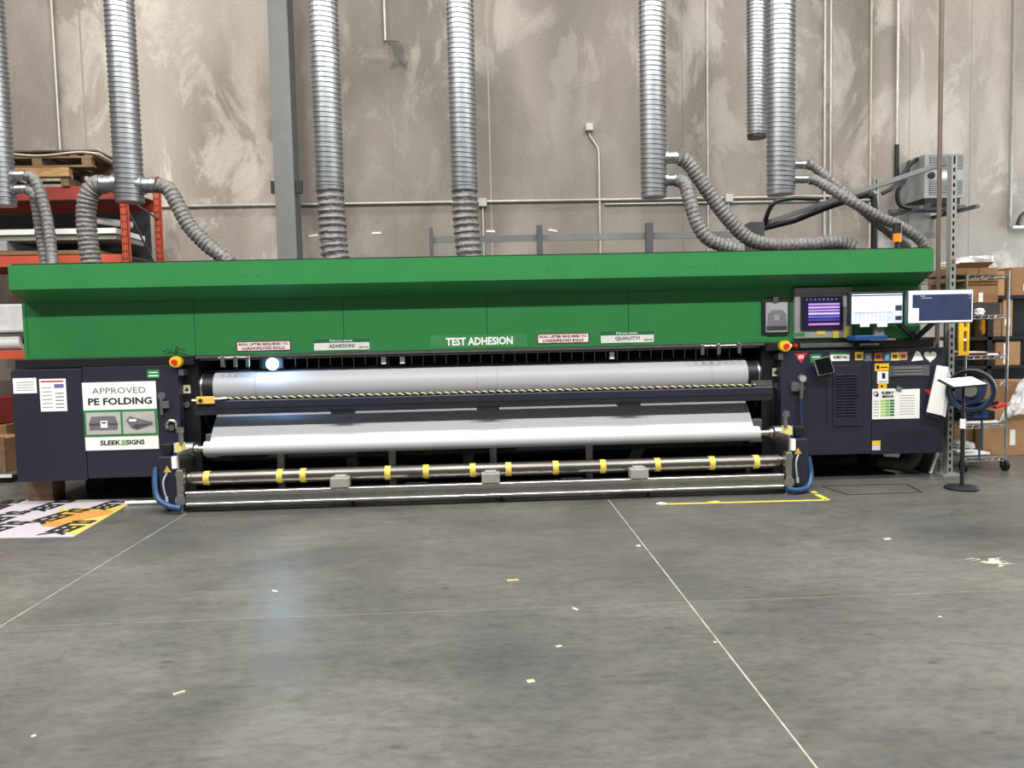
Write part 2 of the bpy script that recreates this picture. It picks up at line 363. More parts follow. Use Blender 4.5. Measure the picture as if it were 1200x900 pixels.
# hinges above the roller
hg = None
for px, py in ((261, 423), (276, 423), (290.5, 423), (823, 409), (842, 408), (866, 407)):
    p = at(px, py, 7.64)
    m = MB().box(p.x-.018, p.x+.018, 7.625, 7.65, p.z-.06, p.z+.045)
    hg = m.build('hinge', STEEL, printer, bevel=.003) if hg is None else piece(hg, (p.x-.0-WO[hg.name].x, 0, p.z-.06-WO[hg.name].z), printer)
for a, b in (((256, 419.5), (293, 418.5)), ((823, 405.5), (869, 404.5))):
    a = at(*a, 7.655); b = at(*b, 7.655); MB().cyl(a, b, .008, 8).build('hinge_rod', STEEL, printer)
tb = None
for px, py in ((449.5, 422), (471.5, 421.5), (717, 416)):
    p = at(px, py, 7.74); m = MB().box(p.x-.024, p.x+.024, 7.735, 7.74, p.z-.04, p.z+.03)
    tb = m.build('paper_tab', PAPER, printer) if tb is None else piece(tb, (p.x-WO[tb.name].x, 0, p.z-.04-WO[tb.name].z), printer)
pin = None
for i in range(46):
    x = -2.6+i*.118
    if pin is None: pin = MB().box(x-.003, x+.003, 7.83, 7.836, 1.30, 1.40 if i % 5 == 0 else 1.385).build('guide_pin', STEEL, printer)
    else: piece(pin, (i*.118, 0, -.012*(i % 3)), printer)
# roller ends
for s, x0, x1 in ((-1, -2.835, -2.69), (1, 2.74, 2.89)):
    ro = MB().cyl((x0, 7.86, 1.105), (x1, 7.86, 1.105), .158, 32).build('roller_end', BLACK, printer, smooth=True)
    xr = x0+.03 if s < 0 else x1-.03
    MB().cyl((xr-.008, 7.86, 1.105), (xr+.008, 7.86, 1.105), .166, 32).build('steel_ring', ALU, ro, smooth=True)
# UV carriage with its lamp
c = at(318, 430, 7.7)
cg = MB().box(c.x-.11, c.x+.11, 7.74, 7.9, 1.285, 1.40).build('print_carriage', BLACK, printer, bevel=.005)
MB().tube([(c.x, 7.742, 1.335), (c.x, 7.73, 1.335), (c.x, 7.722, 1.335), (c.x, 7.718, 1.335)], [.062, .06, .045, .015], 24).build('ultraviolet_lamp', mat('uv_glow', (190, 240, 255), .3, emit=16), cg, smooth=True)
uv = bpy.data.lights.new('uv_light', 'POINT'); uv.energy = 5; uv.color = (.25, .55, 1); uv.shadow_soft_size = .05
uo = bpy.data.objects.new('uv_light', uv); uo.location = (c.x, 7.66, 1.335); col.objects.link(uo)
# safety beam with twisted yellow and black rope
BZ0, BZ1 = .862, 1.012
beam = MB().prism([(7.45, BZ0+.05), (7.45, BZ1-.02), (7.47, BZ1), (7.64, BZ1), (7.64, BZ1-.03), (7.6, BZ1-.05), (7.6, BZ0), (7.47, BZ0)], -2.79, 2.905).build('safety_beam', BEAMM, printer)  # upper rear flange added to narrow the gap where lamp light reaches the sheet
MB().box(-2.78, 2.9, 7.445, 7.45, BZ0+.062, BZ0+.068).build('beam_edge', BLACK, beam)
for k, mm in ((0, mat('rope_yellow', (206, 198, 150), .6, var=.1)), (1, BLACK)):
    pts = []
    for i in range(901):
        x = -2.52+5.25*i/900; a = 2*math.pi*x/.075+k*math.pi
        pts.append((x, 7.462+.006*math.cos(a), BZ1+.008+.006*math.sin(a)))
    MB().tube(pts, .0065, 6).build('twisted_rope', mm, beam, smooth=True)
p = at(241, 469, 7.44); bb = MB().box(p.x-.085, p.x+.085, 7.42, 7.46, p.z-.035, p.z+.035).build('rope_switch', mat('switch_orange', (226, 176, 84), .5), beam, bevel=.006)
MB().cyl((p.x-.04, 7.40, p.z), (p.x-.04, 7.42, p.z), .018, 12).build('switch_button', BLACK, bb)
MB().cyl((p.x+.08, 7.44, p.z+.01), (p.x+.2, 7.46, BZ1+.012), .012, 8).build('rope_tensioner', ALU, bb)
MB().cyl((p.x-.13, 7.44, p.z), (p.x-.08, 7.44, p.z), .014, 8).build('rope_end', ALU, bb)
MB().box(2.7, 2.9, 7.46, 7.5, BZ1, BZ1+.05).build('rope_anchor', STEEL, beam)
for px in (402, 572, 737):
    p = at(px, 0, 7.44); m = MB()
    x = at(px, 485, 7.5).x
    m.box(x-.11, x+.11, 7.452, 7.6, BZ0-.022, BZ0+.004).build('cable_clip', BLACK, beam)
# black under-frame, feet and struts seen below the lower roll
MB().box(-2.98, 3.03, 8.2, 8.5, .08, .2).box(-2.98, 3.03, 7.9, 8.0, .34, .4).build('under_frame', BLACK, printer)
for px, py in ((330, 540), (460, 532), (578, 530), (690, 527)):
    x = at(px, py, 7.75).x
    MB().box(x-.035, x+.035, 7.72, 7.8, .0, .50).box(x-.11, x+.11, 7.70, 7.82, .46, .50).build('support_foot', STEEL, printer)
for px in (413, 549, 735):
    x = at(px, 535, 8.1).x
    MB().bar((x, 8.1, .1), (x+(.0 if px < 700 else .3), 8.1, .62), .08, .12).build('frame_strut', GREYD, printer)
x0 = at(320, 545, 8.0).x
MB().box(x0, x0+.9, 7.85, 7.9, .37, .40).build('cross_tube', GREY, printer)
MB().box(at(570, 0, 8).x+.2, at(570, 0, 8).x+1.0, 7.85, 7.9, .37, .40).build('cross_tube', GREY, printer)
# ledge carrying the hood, emergency stops
for x0, x1 in ((-4.56, -2.84), (2.9, 4.66)):
    MB().box(x0, x1, 7.63, 9.2, 1.352, 1.438).build('ledge', BLACK, printer, bevel=.004)
for px, py in ((207, 424), (919, 405.5)):
    p = at(px, py, 7.6)
    es = MB().cyl((p.x, 7.56, p.z), (p.x, 7.63, p.z), .055, 28).build('emergency_stop', YEL, printer, smooth=True)
    MB().cyl((p.x, 7.52, p.z), (p.x, 7.56, p.z), .026, 20).build('push_button', REDP, es, smooth=True)
m = MB()
p = at(200, 412, 7.6)
for dx, dz in ((-.13, .05), (-.1, .02), (.03, .09), (.09, .06), (.0, .05), (.1, .01)):
    m.tube([(p.x+.05, 7.6, 1.46), (p.x+.05+dx*.5, 7.59, 1.46+dz*.9), (p.x+.05+dx, 7.6, 1.45+dz*.6)], .004, 6)
m.build('loose_cable_ties', BLACK, printer)
p = at(933, 405, 7.6)
MB().cyl((p.x, 7.6, p.z), (p.x, 7.63, p.z), .02, 14).build('indicator_button', REDP, printer)
p = at(926.5, 405, 7.6); MB().cyl((p.x, 7.6, p.z), (p.x, 7.63, p.z), .018, 14).build('indicator_button', PAPER, printer)
# left cabinet
CZ0, CZ1, CY = .235, 1.345, 7.6
lc = MB().box(-4.58, -2.985, CY+.03, 9.2, CZ0+.01, CZ1).build('cabinet', NAVY, printer)
d1 = MB().box(-4.59, -3.915, CY, CY+.03, CZ0, CZ1-.01).build('door', NAVY, lc, bevel=.003)
d2 = MB().box(-3.907, -2.985, CY, CY+.03, CZ0+.02, CZ1+.005).build('door', NAVY, lc, bevel=.003)
p = at(190, 470, CY)
MB().cyl((p.x, CY-.02, at(190, 464, CY).z), (p.x, CY, at(190, 464, CY).z), .038, 18).box(p.x-.012, p.x+.012, CY-.03, CY-.008, at(189, 486, CY).z, at(189, 466, CY).z).box(p.x+.01, p.x+.07, CY-.04, CY, at(194, 478, CY).z, at(194, 470, CY).z).build('door_latch', GREYD, lc, label='grey turning latch')
p = at(202, 499, CY)
MB().tube([(p.x+.05*math.cos(a), CY-.012, p.z+.055*math.sin(a)) for a in [i*math.pi/12 for i in range(-2, 15)]], .014, 8).build('cable_grommet', ALU, lc)
MB().cyl((p.x, CY-.03, p.z-.015), (p.x, CY, p.z-.015), .03, 12).build('plug', STEEL, lc)
# white and warning labels on the recessed plate beside the rolls
for px, py in ((219, 456), (909, 436)):
    p = at(px, py, 7.715); wl = MB().box(p.x-.036, p.x+.036, 7.712, 7.716, p.z-.042, p.z+.042).build('warning_label', mat('label_cream', (232, 226, 196), .6), printer)
    MB().prism([(p.x-.022, p.z-.02), (p.x+.022, p.z-.02), (p.x, p.z+.022)], 7.709, 7.712, 'y').build('triangle', INK, wl)
for px, py in ((219.5, 474), (910, 452)):
    p = at(px, py, 7.715)
    MB().cyl((p.x, 7.69, p.z), (p.x, 7.72, p.z), .032, 8).build('hex_nut', ALU, printer)
for px, py in ((212.5, 436.5), (914.5, 418)):
    p = at(px, py, 7.59); MB().box(p.x-.025, p.x+.025, 7.58, 7.72, p.z-.03, p.z+.03).build('switch_block', STEEL, printer)
# right cabinet
rc = MB().box(3.045, 4.745, CY+.03, 9.2, CZ0+.03, CZ1).build('cabinet', NAVY, printer)
xs = at(1021.5, 480, CY).x
MB().box(3.045, xs-.003, CY, CY+.03, CZ0+.035, CZ1).build('door', NAVY, rc, bevel=.003)
MB().box(xs+.003, 4.75, CY, CY+.03, CZ0+.025, CZ1+.005).build('door', NAVY, rc, bevel=.003)
R = rect(976, 428, 1010, 499, CY)
MB().box(R[0], R[1], CY-.012, CY, R[2], R[3]).build('access_panel', NAVY, rc, bevel=.003)
sl = None
for cx0, cx1 in ((979, 990), (992, 1003)):
    for i in range(15):
        z = at(990, 439.0+i*3.33, CY).z; a = at(cx0, 460, CY).x; b = at(cx1, 460, CY).x
        if sl is None:
            sl = MB().prism([(CY-.012, z+.009), (CY-.030, z-.004), (CY-.026, z-.008), (CY-.012, z+.001)], a, b).build('louvre', NAVY, rc); slz = z; sla = a
        else: piece(sl, (a-sla, 0, z-slz), rc)
R = rect(1042, 428.5, 1088.5, 441, CY)
gr = MB().box(R[0], R[1], CY-.012, CY-.001, R[2], R[3]).build('vent_frame', GREYD, rc, bevel=.003)
for k in range(3):
    zz = R[2]+(R[3]-R[2])*(.22+.28*k); MB().box(R[0]+.03, R[1]-.08, CY-.02, CY-.012, zz-.008, zz+.008).build('vent_slat', GREY, gr)
MB().cyl((at(1005, 462, CY).x, CY-.03, at(1005, 462, CY).z), (at(1005, 462, CY).x, CY, at(1005, 462, CY).z), .012, 12).build('panel_lock', BLACK, rc)
# pressure gauge and valve
p = at(939.5, 443.5, CY-.03); q = at(933, 453, CY-.03)
gv = MB().cyl((p.x, CY-.06, p.z), (p.x, CY-.02, p.z), .04, 22).build('pressure_gauge', GREYD, rc, smooth=True)
MB().cyl((p.x, CY-.064, p.z), (p.x, CY-.06, p.z), .033, 22).build('gauge_face', mat('dial_grey', (150, 152, 156), .4), gv)
MB().box(q.x-.045, q.x+.045, CY-.04, CY, q.z-.045, q.z+.045).build('valve_plate', GREYD, rc)
a, b_ = at(939, 448, CY-.03), at(938.5, 467, CY-.03)
MB().cyl((a.x, CY-.04, a.z), (b_.x, CY-.04, b_.z), .02, 10).box(a.x-.045, a.x+.03, CY-.05, CY-.03, a.z-.07, a.z-.04).build('valve_body', STEEL, rc)
MB().tube(spline([(b_.x, CY-.04, b_.z), at(939, 490, CY-.04), at(941, 513, CY-.05)]), .011, 8).build('air_line', mat('navy_hose', (38, 52, 84), .5), rc)
# media: one continuous white web over the print roller, under the beam and onto the take-up roll
MX0, MX1 = -2.69, 2.745
media = thing('media_roll', 'white print media running over the roller down to the take-up roll', 'print media', (0, 7.6, .45))
RC = (7.86, 1.105); RR = .165
prof = [(8.5, 1.278)]+[(8.1, 1.2765)]
arc = [(RC[0]+RR*math.cos(a), RC[1]+RR*math.sin(a)) for a in [math.radians(92+i*6) for i in range(0, 30)]]
MB().strip(prof+arc, MX0, MX1, .002).build('upper_wrap', WHITE, media, smooth=True)
LC = (7.42, .5*(at(245, 526.5, 7.4).z+at(890, 507.6, 7.4).z)); LR = .072
MB().strip([arc[-1], (7.80, .905), (7.61, .765), (LC[0]+.045, LC[1]+LR*.8)], MX0+.03, MX1-.03, .002).build('lower_sheet', mat('sheet_white', (168, 168, 174), .5, var=.02), media, smooth=True)
MB().cyl((MX0, LC[0], LC[1]), (MX1, LC[0], LC[1]), LR, 48).build('take_up_roll', WHITE, media, smooth=True)
sm = mat('seam_grey', (168, 168, 172), .6)
for px in (299, 559, 583, 835):
    x = at(px, 450, 7.7).x
    MB().strip([(RC[0]+(RR+.0025)*math.cos(a), RC[1]+(RR+.0025)*math.sin(a)) for a in [math.radians(92+i*6) for i in range(0, 24)]], x-.003, x+.003, .0006).build('media_seam', sm, media)
# ================================================================== take-up winder in front of the printer
wd = thing('roll_winder', 'aluminium rail take-up winder with two slate end towers in front of printer', 'winder', (0, 7.1, 0))
WXL, WXR = -2.80, 2.90
for nm, z0, z1, y0 in (('rail', .172, .196, 7.03), ('rail', .066, .092, 7.03)):
    MB().cyl((WXL+.05, y0+.012, (z0+z1)/2), (WXR-.05, y0+.012, (z0+z1)/2), .014, 14).build(nm, ALU, wd, smooth=True)
MB().box(WXL+.05, WXR-.05, 7.045, 7.13, .07, .19).build('beam_profile', ALU, wd)
MB().box(WXL+.05, WXR-.05, 7.035, 7.05, .112, .152).build('rail_inset', STEEL, wd)
MB().box(WXL+.05, WXR-.05, 7.3, 7.36, .03, .09).build('rear_rail', STEEL, wd)
for s, a, b in ((-1, -3.01, -2.85), (1, 2.95, 3.11)):
    tw = MB().box(a, b, 7.1, 7.52, .06, .515).build('end_tower', NAVY, wd, bevel=.006)
    MB().box(a+.03, b-.03, 7.16, 7.46, .0, .06).build('tower_foot', BLACK, tw)
    xi = -2.83 if s < 0 else 2.93
    # silver end plate, lever and levelling foot
    ep = MB().box(min(xi, xi-s*.06), max(xi, xi-s*.06), 7.04, 7.12, .09, .40).box(min(xi+s*.01, xi-s*.01), max(xi+s*.01, xi-s*.01), 7.1, 7.5, .09, .56)\
        .build('end_plate', ALU, wd, bevel=.004)
    MB().cyl((xi-s*.03, 7.03, .12), (xi-s*.03, 7.05, .12), .05, 14).build('bolt', ALU, ep)
    MB().cyl((xi-s*.03, 7.03, .36), (xi-s*.03, 7.05, .36), .035, 14).build('bolt', ALU, ep)
    MB().cyl((xi-s*.05, 7.03, .22), (xi-s*.05, 7.05, .22), .02, 10).build('bolt', ALU, ep)
    MB().cyl((xi-s*.03, 7.07, .012), (xi-s*.03, 7.07, .1), .014, 12).cyl((xi-s*.03, 7.07, 0), (xi-s*.03, 7.07, .014), .055, 18).build('levelling_foot', STEEL, wd)
    # spindle, hub, motor
    ax = xi
    hb = MB().cyl((ax-s*.04, LC[0], LC[1]), (ax+s*.03, LC[0], LC[1]), .07, 24).build('hub', STEEL, wd, smooth=True)
    MB().cyl((ax-s*.18, LC[0], LC[1]), (ax-s*.03, LC[0], LC[1]), .032, 16).cyl((ax-s*.08, LC[0], LC[1]), (ax-s*.05, LC[0], LC[1]), .05, 16).build('spindle', ALU, wd, smooth=True)
    MB().box(min(ax, ax+s*.07), max(ax, ax+s*.07), 7.2, 7.3, .545, .625).build('brake_block', mat('pale_yellow', (222, 206, 128), .5), hb)
    MB().cyl((ax+s*.06, 7.3, .585), (ax+s*.12, 7.3, .585), .04, 16).box(min(ax+s*.02, ax+s*.09), max(ax+s*.02, ax+s*.09), 7.22, 7.3, .52, .57).build('brake_coupling', BLUE, hb)
    MB().box(min(ax+s*.10, ax+s*.19), max(ax+s*.10, ax+s*.19), 7.2, 7.36, .525, .62).build('motor', BLACK, hb, bevel=.005)
    MB().bar((ax, 7.2, .62), (ax, 7.2, .735), .03, .03).obox((ax, 7.19, .755), (.045, .06, .05)).build('lever', ALU, hb)
    MB().box(min(ax+s*.01, ax+s*.05), max(ax+s*.01, ax+s*.05), 7.08, 7.12, .41, .52).build('strike_plate', PAPER, ep)
    MB().box(min(ax-s*.22, ax-s*.08), max(ax-s*.22, ax-s*.08), 7.6, 7.7, .42, .66).build('rear_bearing', GREYD, wd, bevel=.01)
    xc = (a+b)/2+(-.0 if s < 0 else -.02)
    MB().prism([(xc-.035, .375), (xc+.035, .375), (xc, .435)], 7.096, 7.1, 'y').build('warning_triangle', mat('triangle_amber', (206, 168, 60), .5), tw)
    MB().tube(spline([(xc, 7.09, .37), (xc-.03, 7.07, .3), (xc-.025, 7.07, .2), (xc-.01, 7.08, .13)]), .008, 8).cyl((xc-.012, 7.08, .15), (xc-.01, 7.08, .1), .014, 8).build('sensor_cable', mat('pale_cable', (170, 180, 190), .5), tw)
    hp = [at(183, 548, 7.15), at(181.5, 565, 7.1), at(185, 584, 7.05), at(198, 593, 7.0), at(212, 596, 6.98)] if s < 0 else [at(947, 535, 7.2), at(950, 556, 7.15), at(947, 570, 7.08), at(935, 574.5, 7.02), at(922, 573, 7.0)]
    MB().tube(spline(hp), .027, 12).build('air_hose', BLUE_D, wd, smooth=True, label='blue air hose')
ck = None
for px in (398, 575, 749):
    x = at(px, 560, 7.05).x; m = MB().box(x-.085, x+.085, 7.02, 7.14, .198, .285).prism([(x-.06, .285), (x+.06, .285), (x+.05, .305), (x-.05, .305)], 7.05, 7.12, 'y')
    if ck is None: ck = m.build('clamp_block', mat('pale_steel', (190, 188, 184), .4, .6), wd, bevel=.004); ckx = x
    else: piece(ck, (x-ckx, 0, 0), wd)
for px in (413, 588, 760):
    x = at(px, 585, 7.1).x; MB().cyl((x, 7.1, .0), (x, 7.1, .07), .012, 8).cyl((x, 7.1, 0), (x, 7.1, .012), .04, 12).build('levelling_foot', BLACK, wd)
for px in (488, 670):
    x = at(px, 560, 7.06).x; MB().box(x-.1, x+.1, 7.05, 7.1, .196, .212).build('cable_clip', BLACK, wd)
# spare core tube lying on the winder, ringed with yellow tape
core = thing('core_tube', 'long dark metal core tube ringed with yellow tape, lying along the winder rails', 'tube', (0, 7.2, .23))
MB().cyl((-2.75, 7.2, .292), (2.86, 7.2, .292), .064, 36).build('tube', mat('bronze_tube', (112, 108, 104), .35, .9, var=.1, scale=3), core, smooth=True)
MB().cyl((-2.78, 7.2, .292), (-2.72, 7.2, .292), .05, 20).build('end_cap', ALU, core, smooth=True)
MB().cyl((2.84, 7.2, .292), (2.885, 7.2, .292), .05, 20).build('end_cap', ALU, core, smooth=True)
tp = None
for px in (241, 327, 354.5, 454, 499, 554, 596, 651.5, 707, 771, 835, 887):
    x = at(px, 552, 7.15).x
    if tp is None:
        tp = MB().tube([(x-.028, 7.2, .292), (x-.027, 7.2, .292), (x+.027, 7.2, .292), (x+.028, 7.2, .292)], [.0645, .0665, .0665, .0645], 36).build('tape_band', YTAPE, core, smooth=True); tpx = x
    else: piece(tp, (x-tpx, 0, 0), core)
# ================================================================== writing on the printer
G = 'signs on the green front'
def sign_roll(px0, py0, px1, py1, label):
    Y = 7.65; R = rect(px0, py0, px1, py1, Y); b = tag(board('notice_sign', R, Y, INKR, .004), label, 'sign')
    i = sub(R, .02, .98, .1, .9); flat('sign_face', i, Y-.004, mat('pinkish_paper', (232, 222, 222), .6), b)
    q = sub(R, .05, .95, .53, .82); txt('ROLL LIFTER REQUIRED TO', *q, Y-.0075, INKR, b, .04)
    q = sub(R, .11, .89, .17, .46); txt('LOAD/UNLOAD ROLLS', *q, Y-.0075, INKR, b, .04)
sign_roll(277, 399.5, 341, 411.5, 'white roll lifter notice with dark red letters, left beside the bright lamp')
sign_roll(629.5, 390.5, 690.5, 402.5, 'white roll lifter notice with dark red letters, to the right of TEST ADHESION')
def sign_check(px0, py0, px1, py1, word, label):
    Y = 7.65; R = rect(px0, py0, px1, py1, Y); b = tag(board('reminder_sign', R, Y, INKGRD, .004), label, 'sign')
    flat('sign_face', sub(R, 0, 1, 0, .68), Y-.004, mat('grey_paper', (214, 216, 212), .6), b)
    txt('Did you check:', *sub(R, .29, .70, .74, .96), Y-.0045, PAPER, b, .02)
    txt(word, *sub(R, .27, .74, .2, .55), Y-.0075, INK, b, .02)
    txt('SLEEK SIGNS', *sub(R, .81, .98, .16, .28), Y-.0075, INK, b, .03)
sign_check(368, 397.5, 433, 410, 'ADHESION?', 'grey and green reminder sign reading ADHESION?')
sign_check(704, 388.5, 766, 401.5, 'QUALITY?', 'grey and green reminder sign reading QUALITY?')
R = rect(504, 392, 618, 407, 7.65); b = tag(board('banner_sign', R, 7.65, mat('banner_green', (54, 127, 73), .5), .003), 'green strip sign with white TEST ADHESION lettering', 'sign')
txt('TEST ADHESION', *rect(522.5, 395, 601, 404.5, 7.65), 7.6465, PAPER, b, .035)
# approved folding poster on the left cabinet
Y = CY; R = rect(98.5, 447.5, 184.5, 527, Y); b = tag(board('folding_poster', R, Y, PAPER, .006), 'large white and green APPROVED PE FOLDING poster on slate cabinet', 'poster')
txt('APPROVED', *sub(R, .13, .86, .83, .92), Y-.0065, INKGRD, b, .0)
txt('PE FOLDING', *sub(R, .07, .94, .665, .77), Y-.0065, INK, b, .035)
flat('green_band', sub(R, 0, 1, .20, .595), Y-.006, INKGR, b)
for u0, u1, v in ((.03, .5, 0), (.53, .97, 1)):
    q = sub(R, u0, u1, .235, .56); ph = flat('photo', q, Y-.008, mat('photo_grey', (176, 172, 172), .5), b)
    fold = mat('folded_grey', (104, 102, 108), .6); fold2 = mat('folded_dark', (70, 68, 74), .6)
    if v == 0:
        MB().prism([(a, c_) for a, c_ in [(lambda r: (r[0], r[2]))(sub(q, u, u, w_, w_)) for u, w_ in ((.08, .5), (.16, .82), (.84, .82), (.92, .5), (.9, .2), (.1, .2))]], Y-.0115, Y-.010, 'y').build('folded_sheet', fold, ph)
        flat('fold_shadow', sub(q, .1, .9, .42, .5), Y-.0115, fold2, ph); flat('tie', sub(q, .42, .62, .3, .62), Y-.0125, PAPER, ph)
        flat('tie_mark', sub(q, .46, .58, .5, .56), Y-.0146, INK, ph)
    else:
        MB().prism([(a, c_) for a, c_ in [(lambda r: (r[0], r[2]))(sub(q, u, u, w_, w_)) for u, w_ in ((.1, .62), (.22, .8), (.92, .5), (.93, .38), (.42, .16), (.24, .28))]], Y-.0115, Y-.010, 'y').build('folded_sheet', fold, ph)
        MB().prism([(a, c_) for a, c_ in [(lambda r: (r[0], r[2]))(sub(q, u, u, w_, w_)) for u, w_ in ((.26, .3), (.4, .42), (.9, .44), (.42, .2))]], Y-.0125, Y-.0115, 'y').build('fold_shadow', fold2, ph)
        flat('tie', sub(q, .2, .42, .55, .66), Y-.0135, PAPER, ph)
txt('SLEEK', *sub(R, .2, .49, .07, .145), Y-.0065, INK, b, .045)
txt('SIGNS', *sub(R, .56, .81, .07, .145), Y-.0065, INK, b, .045)
flat('logo_mark', sub(R, .49, .56, .07, .145), Y-.006, mat('logo_green', (120, 180, 120), .5), b)
R = rect(15.5, 443, 43, 461, Y); b = tag(board('paper_sheet', R, Y, PAPER, .003), 'wide blank-looking white notice at the top left of slate cabinet', 'paper')
for k in range(4): flat('text_line', sub(R, .14, .88, .2+.17*k, .235+.17*k), Y-.003, INKG, b, .001)
R = rect(47, 444, 78, 482, Y); b = tag(board('printed_sheet', R, Y, PAPER, .003), 'tall printed white sheet with red heading beside the folding poster', 'paper')
flat('heading', sub(R, .06, .92, .9, .95), Y-.003, mat('heading_red', (170, 80, 60), .6), b, .001)
flat('blue_block', sub(R, .56, .92, .72, .84), Y-.003, mat('print_blue', (92, 96, 150), .6), b, .001)
for k in range(6):
    flat('text_line', sub(R, .08, .46, .12+.12*k, .14+.12*k), Y-.003, INKG, b, .001)
    if k < 5: flat('text_line', sub(R, .58, .9, .1+.11*k, .13+.11*k), Y-.003, INKG, b, .001)
R = rect(172.5, 433, 187, 443, Y); b = tag(board('green_label', R, Y, INKGR, .003), 'small green label above the folding poster on slate cabinet', 'label')
flat('text_line', sub(R, .15, .85, .6, .72), Y-.003, PAPER, b, .001); flat('text_line', sub(R, .1, .9, .2, .34), Y-.003, PAPER, b, .001)
# ---- stickers on the right cabinet
def sticker(name, px0, py0, px1, py1, material, label, cat='sticker', Y=CY, inner=None, th=.003):
    R = rect(px0, py0, px1, py1, Y); b = tag(board(name, R, Y, material, th), label, cat)
    if inner: flat('picture', sub(R, .22, .78, .25, .72), Y-th, inner, b, .001)
    return R, b
def tri(name, poly, material, label, Y=CY, cat='sticker'):
    return tag(MB().prism([(at(a, b, Y).x, at(a, b, Y).z) for a, b in poly], Y-.003, Y, 'y').build(name, material), label, cat)
b = tri('triangle_sticker', [(931, 414.5), (946, 413.5), (938.5, 426)], mat('sticker_red', (190, 44, 54), .5), 'red downward triangle sticker at the left end of right cabinet')
flat('picture', rect(935.5, 416, 941.5, 420.5, CY), CY-.003, mat('dusty_pink', (214, 170, 172), .6), b, .001)
R, b = sticker('green_label', 949.5, 415, 962.5, 425, INKGR, 'green label behind the tilted black tablet'); flat('text_line', sub(R, .15, .85, .6, .72), CY-.003, PAPER, b, .001)
R, b = sticker('name_plate', 973, 413.5, 995.5, 423, PAPER, 'white name plate with black lettering and green top edge', 'sign')
flat('top_edge', sub(R, 0, 1, .8, 1), CY-.003, INKGR, b, .001); txt('SLEEKY No.', *sub(R, .14, .86, .3, .66), CY-.0045, INK, b, .04)
SQ = [(1002, 412.5, 1011.5, 422, (236, 206, 70), 'yellow square sticker, leftmost of the row of coloured squares'),
      (1013, 414, 1022, 423, (120, 124, 132), 'grey square sticker in the row of coloured squares'),
      (1024.5, 413.5, 1034, 423, (232, 132, 84), 'salmon orange square sticker in the row of coloured squares'),
      (1035, 413.5, 1043, 423, (56, 124, 190), 'blue square sticker in the row of coloured squares'),
      (1044, 413, 1053.5, 422.5, (238, 214, 90), 'yellow square sticker right of the blue square'),
      (1054, 412.5, 1063, 422, (222, 140, 110), 'pinkish square sticker at the right end of coloured squares')]
for x0, y0, x1, y1, c_, lb in SQ:
    sticker('square_sticker', x0, y0, x1, y1, mat('sq_%d_%d_%d' % c_, c_, .5), lb, inner=mat('sq_in', (196, 196, 190), .6) if c_[0] < 200 else mat('sq_in2', (96, 88, 70), .6))
tri('white_triangle_sticker', [(1068, 423.5), (1082, 422), (1078, 413), (1074, 411)], PAPER, 'white triangular sticker beside the heart')
pts = []
for i in range(28):
    a = 2*math.pi*i/28; hx = 16*math.sin(a)**3; hz = 13*math.cos(a)-5*math.cos(2*a)-2*math.cos(3*a)-math.cos(4*a); pts.append((1090+hx*.46, 417.5-hz*.46))
b = tri('heart_sticker', pts, mat('heart_cream', (226, 230, 218), .5), 'cream heart sticker on right cabinet corner')
R, b = sticker('caution_label', 1025, 426, 1041.5, 434.5, YEL, 'yellow caution label left of the grey vent')
flat('triangle_mark', sub(R, .12, .32, .25, .75), CY-.003, INK, b, .001); flat('text_line', sub(R, .42, .9, .4, .55), CY-.003, INK, b, .001)
R, b = sticker('pictogram_label', 1028, 435, 1041, 449.5, PAPER, 'white pictogram label with black figure below yellow caution label', inner=None)
flat('figure', sub(R, .42, .7, .4, .85), CY-.003, INK, b, .001); flat('text_line', sub(R, .1, .9, .12, .2), CY-.003, INKG, b, .001)
R, b = sticker('small_caution_label', 1029, 450, 1039, 455.5, YEL, 'small yellow label just above the break chart')
flat('triangle_mark', sub(R, .3, .6, .3, .75), CY-.003, INK, b, .001)
R, b = sticker('break_chart', 1022, 455.5, 1048.5, 491, PAPER, 'white break chart with green table and black heading', 'paper', Y=CY-.004)
Yq = CY-.007
txt('SLEEKY', *sub(R, .4, .97, .82, .91), Yq-.0015, INK, b, .05); txt('BREAK', *sub(R, .44, .97, .70, .79), Yq-.0015, INK, b, .05)
MB().tube([(R[0]+.035+.022*math.cos(a), Yq-.001, R[3]-.05+.022*math.sin(a)) for a in [i*math.pi/8 for i in range(17)]], .004, 6).build('logo_ring', INK, b)
MB().cyl((R[0]+.05, Yq-.002, R[3]-.065), (R[0]+.05, Yq, R[3]-.065), .016, 12).build('logo_dot', INK, b)
cell = {}
for k in range(6):
    for j, cc in enumerate(((176, 206, 90), (112, 178, 82), (34, 112, 54))):
        flat('table_cell', sub(R, .36+.21*j, .55+.21*j, .09+.095*k, .16+.095*k), Yq, mat('cell_%d' % j, cc, .6), b, .001)
    flat('text_line', sub(R, .06, .28, .11+.095*k, .13+.095*k), Yq, INKG, b, .001)
R, b = sticker('policy_sheet', 1048, 456, 1077.5, 490.5, PAPER, 'plain typed white sheet right of the break chart', 'paper', Y=CY-.001)
for k in range(8): flat('text_line', sub(R, .2, .8, .15+.09*k, .165+.09*k), CY-.004, INKG, b, .001)
R = rect(1050, 453, 1056, 458, CY); tag(MB().obox(((R[0]+R[1])/2, CY-.012, (R[2]+R[3])/2), (.055, .012, .04), Matrix.Rotation(.4, 3, 'Y')).build('magnet_clip', GREY, bevel=.003), 'small grey clip holding the typed sheet', 'clip')
R, b = sticker('yellow_hazard_label', 1022, 516.5, 1031.5, 527.5, mat('label_lilac', (200, 196, 206), .6), 'small yellow and white label low on the right cabinet')
flat('yellow_half', sub(R, 0, 1, .55, 1), CY-.003, YEL, b, .001)
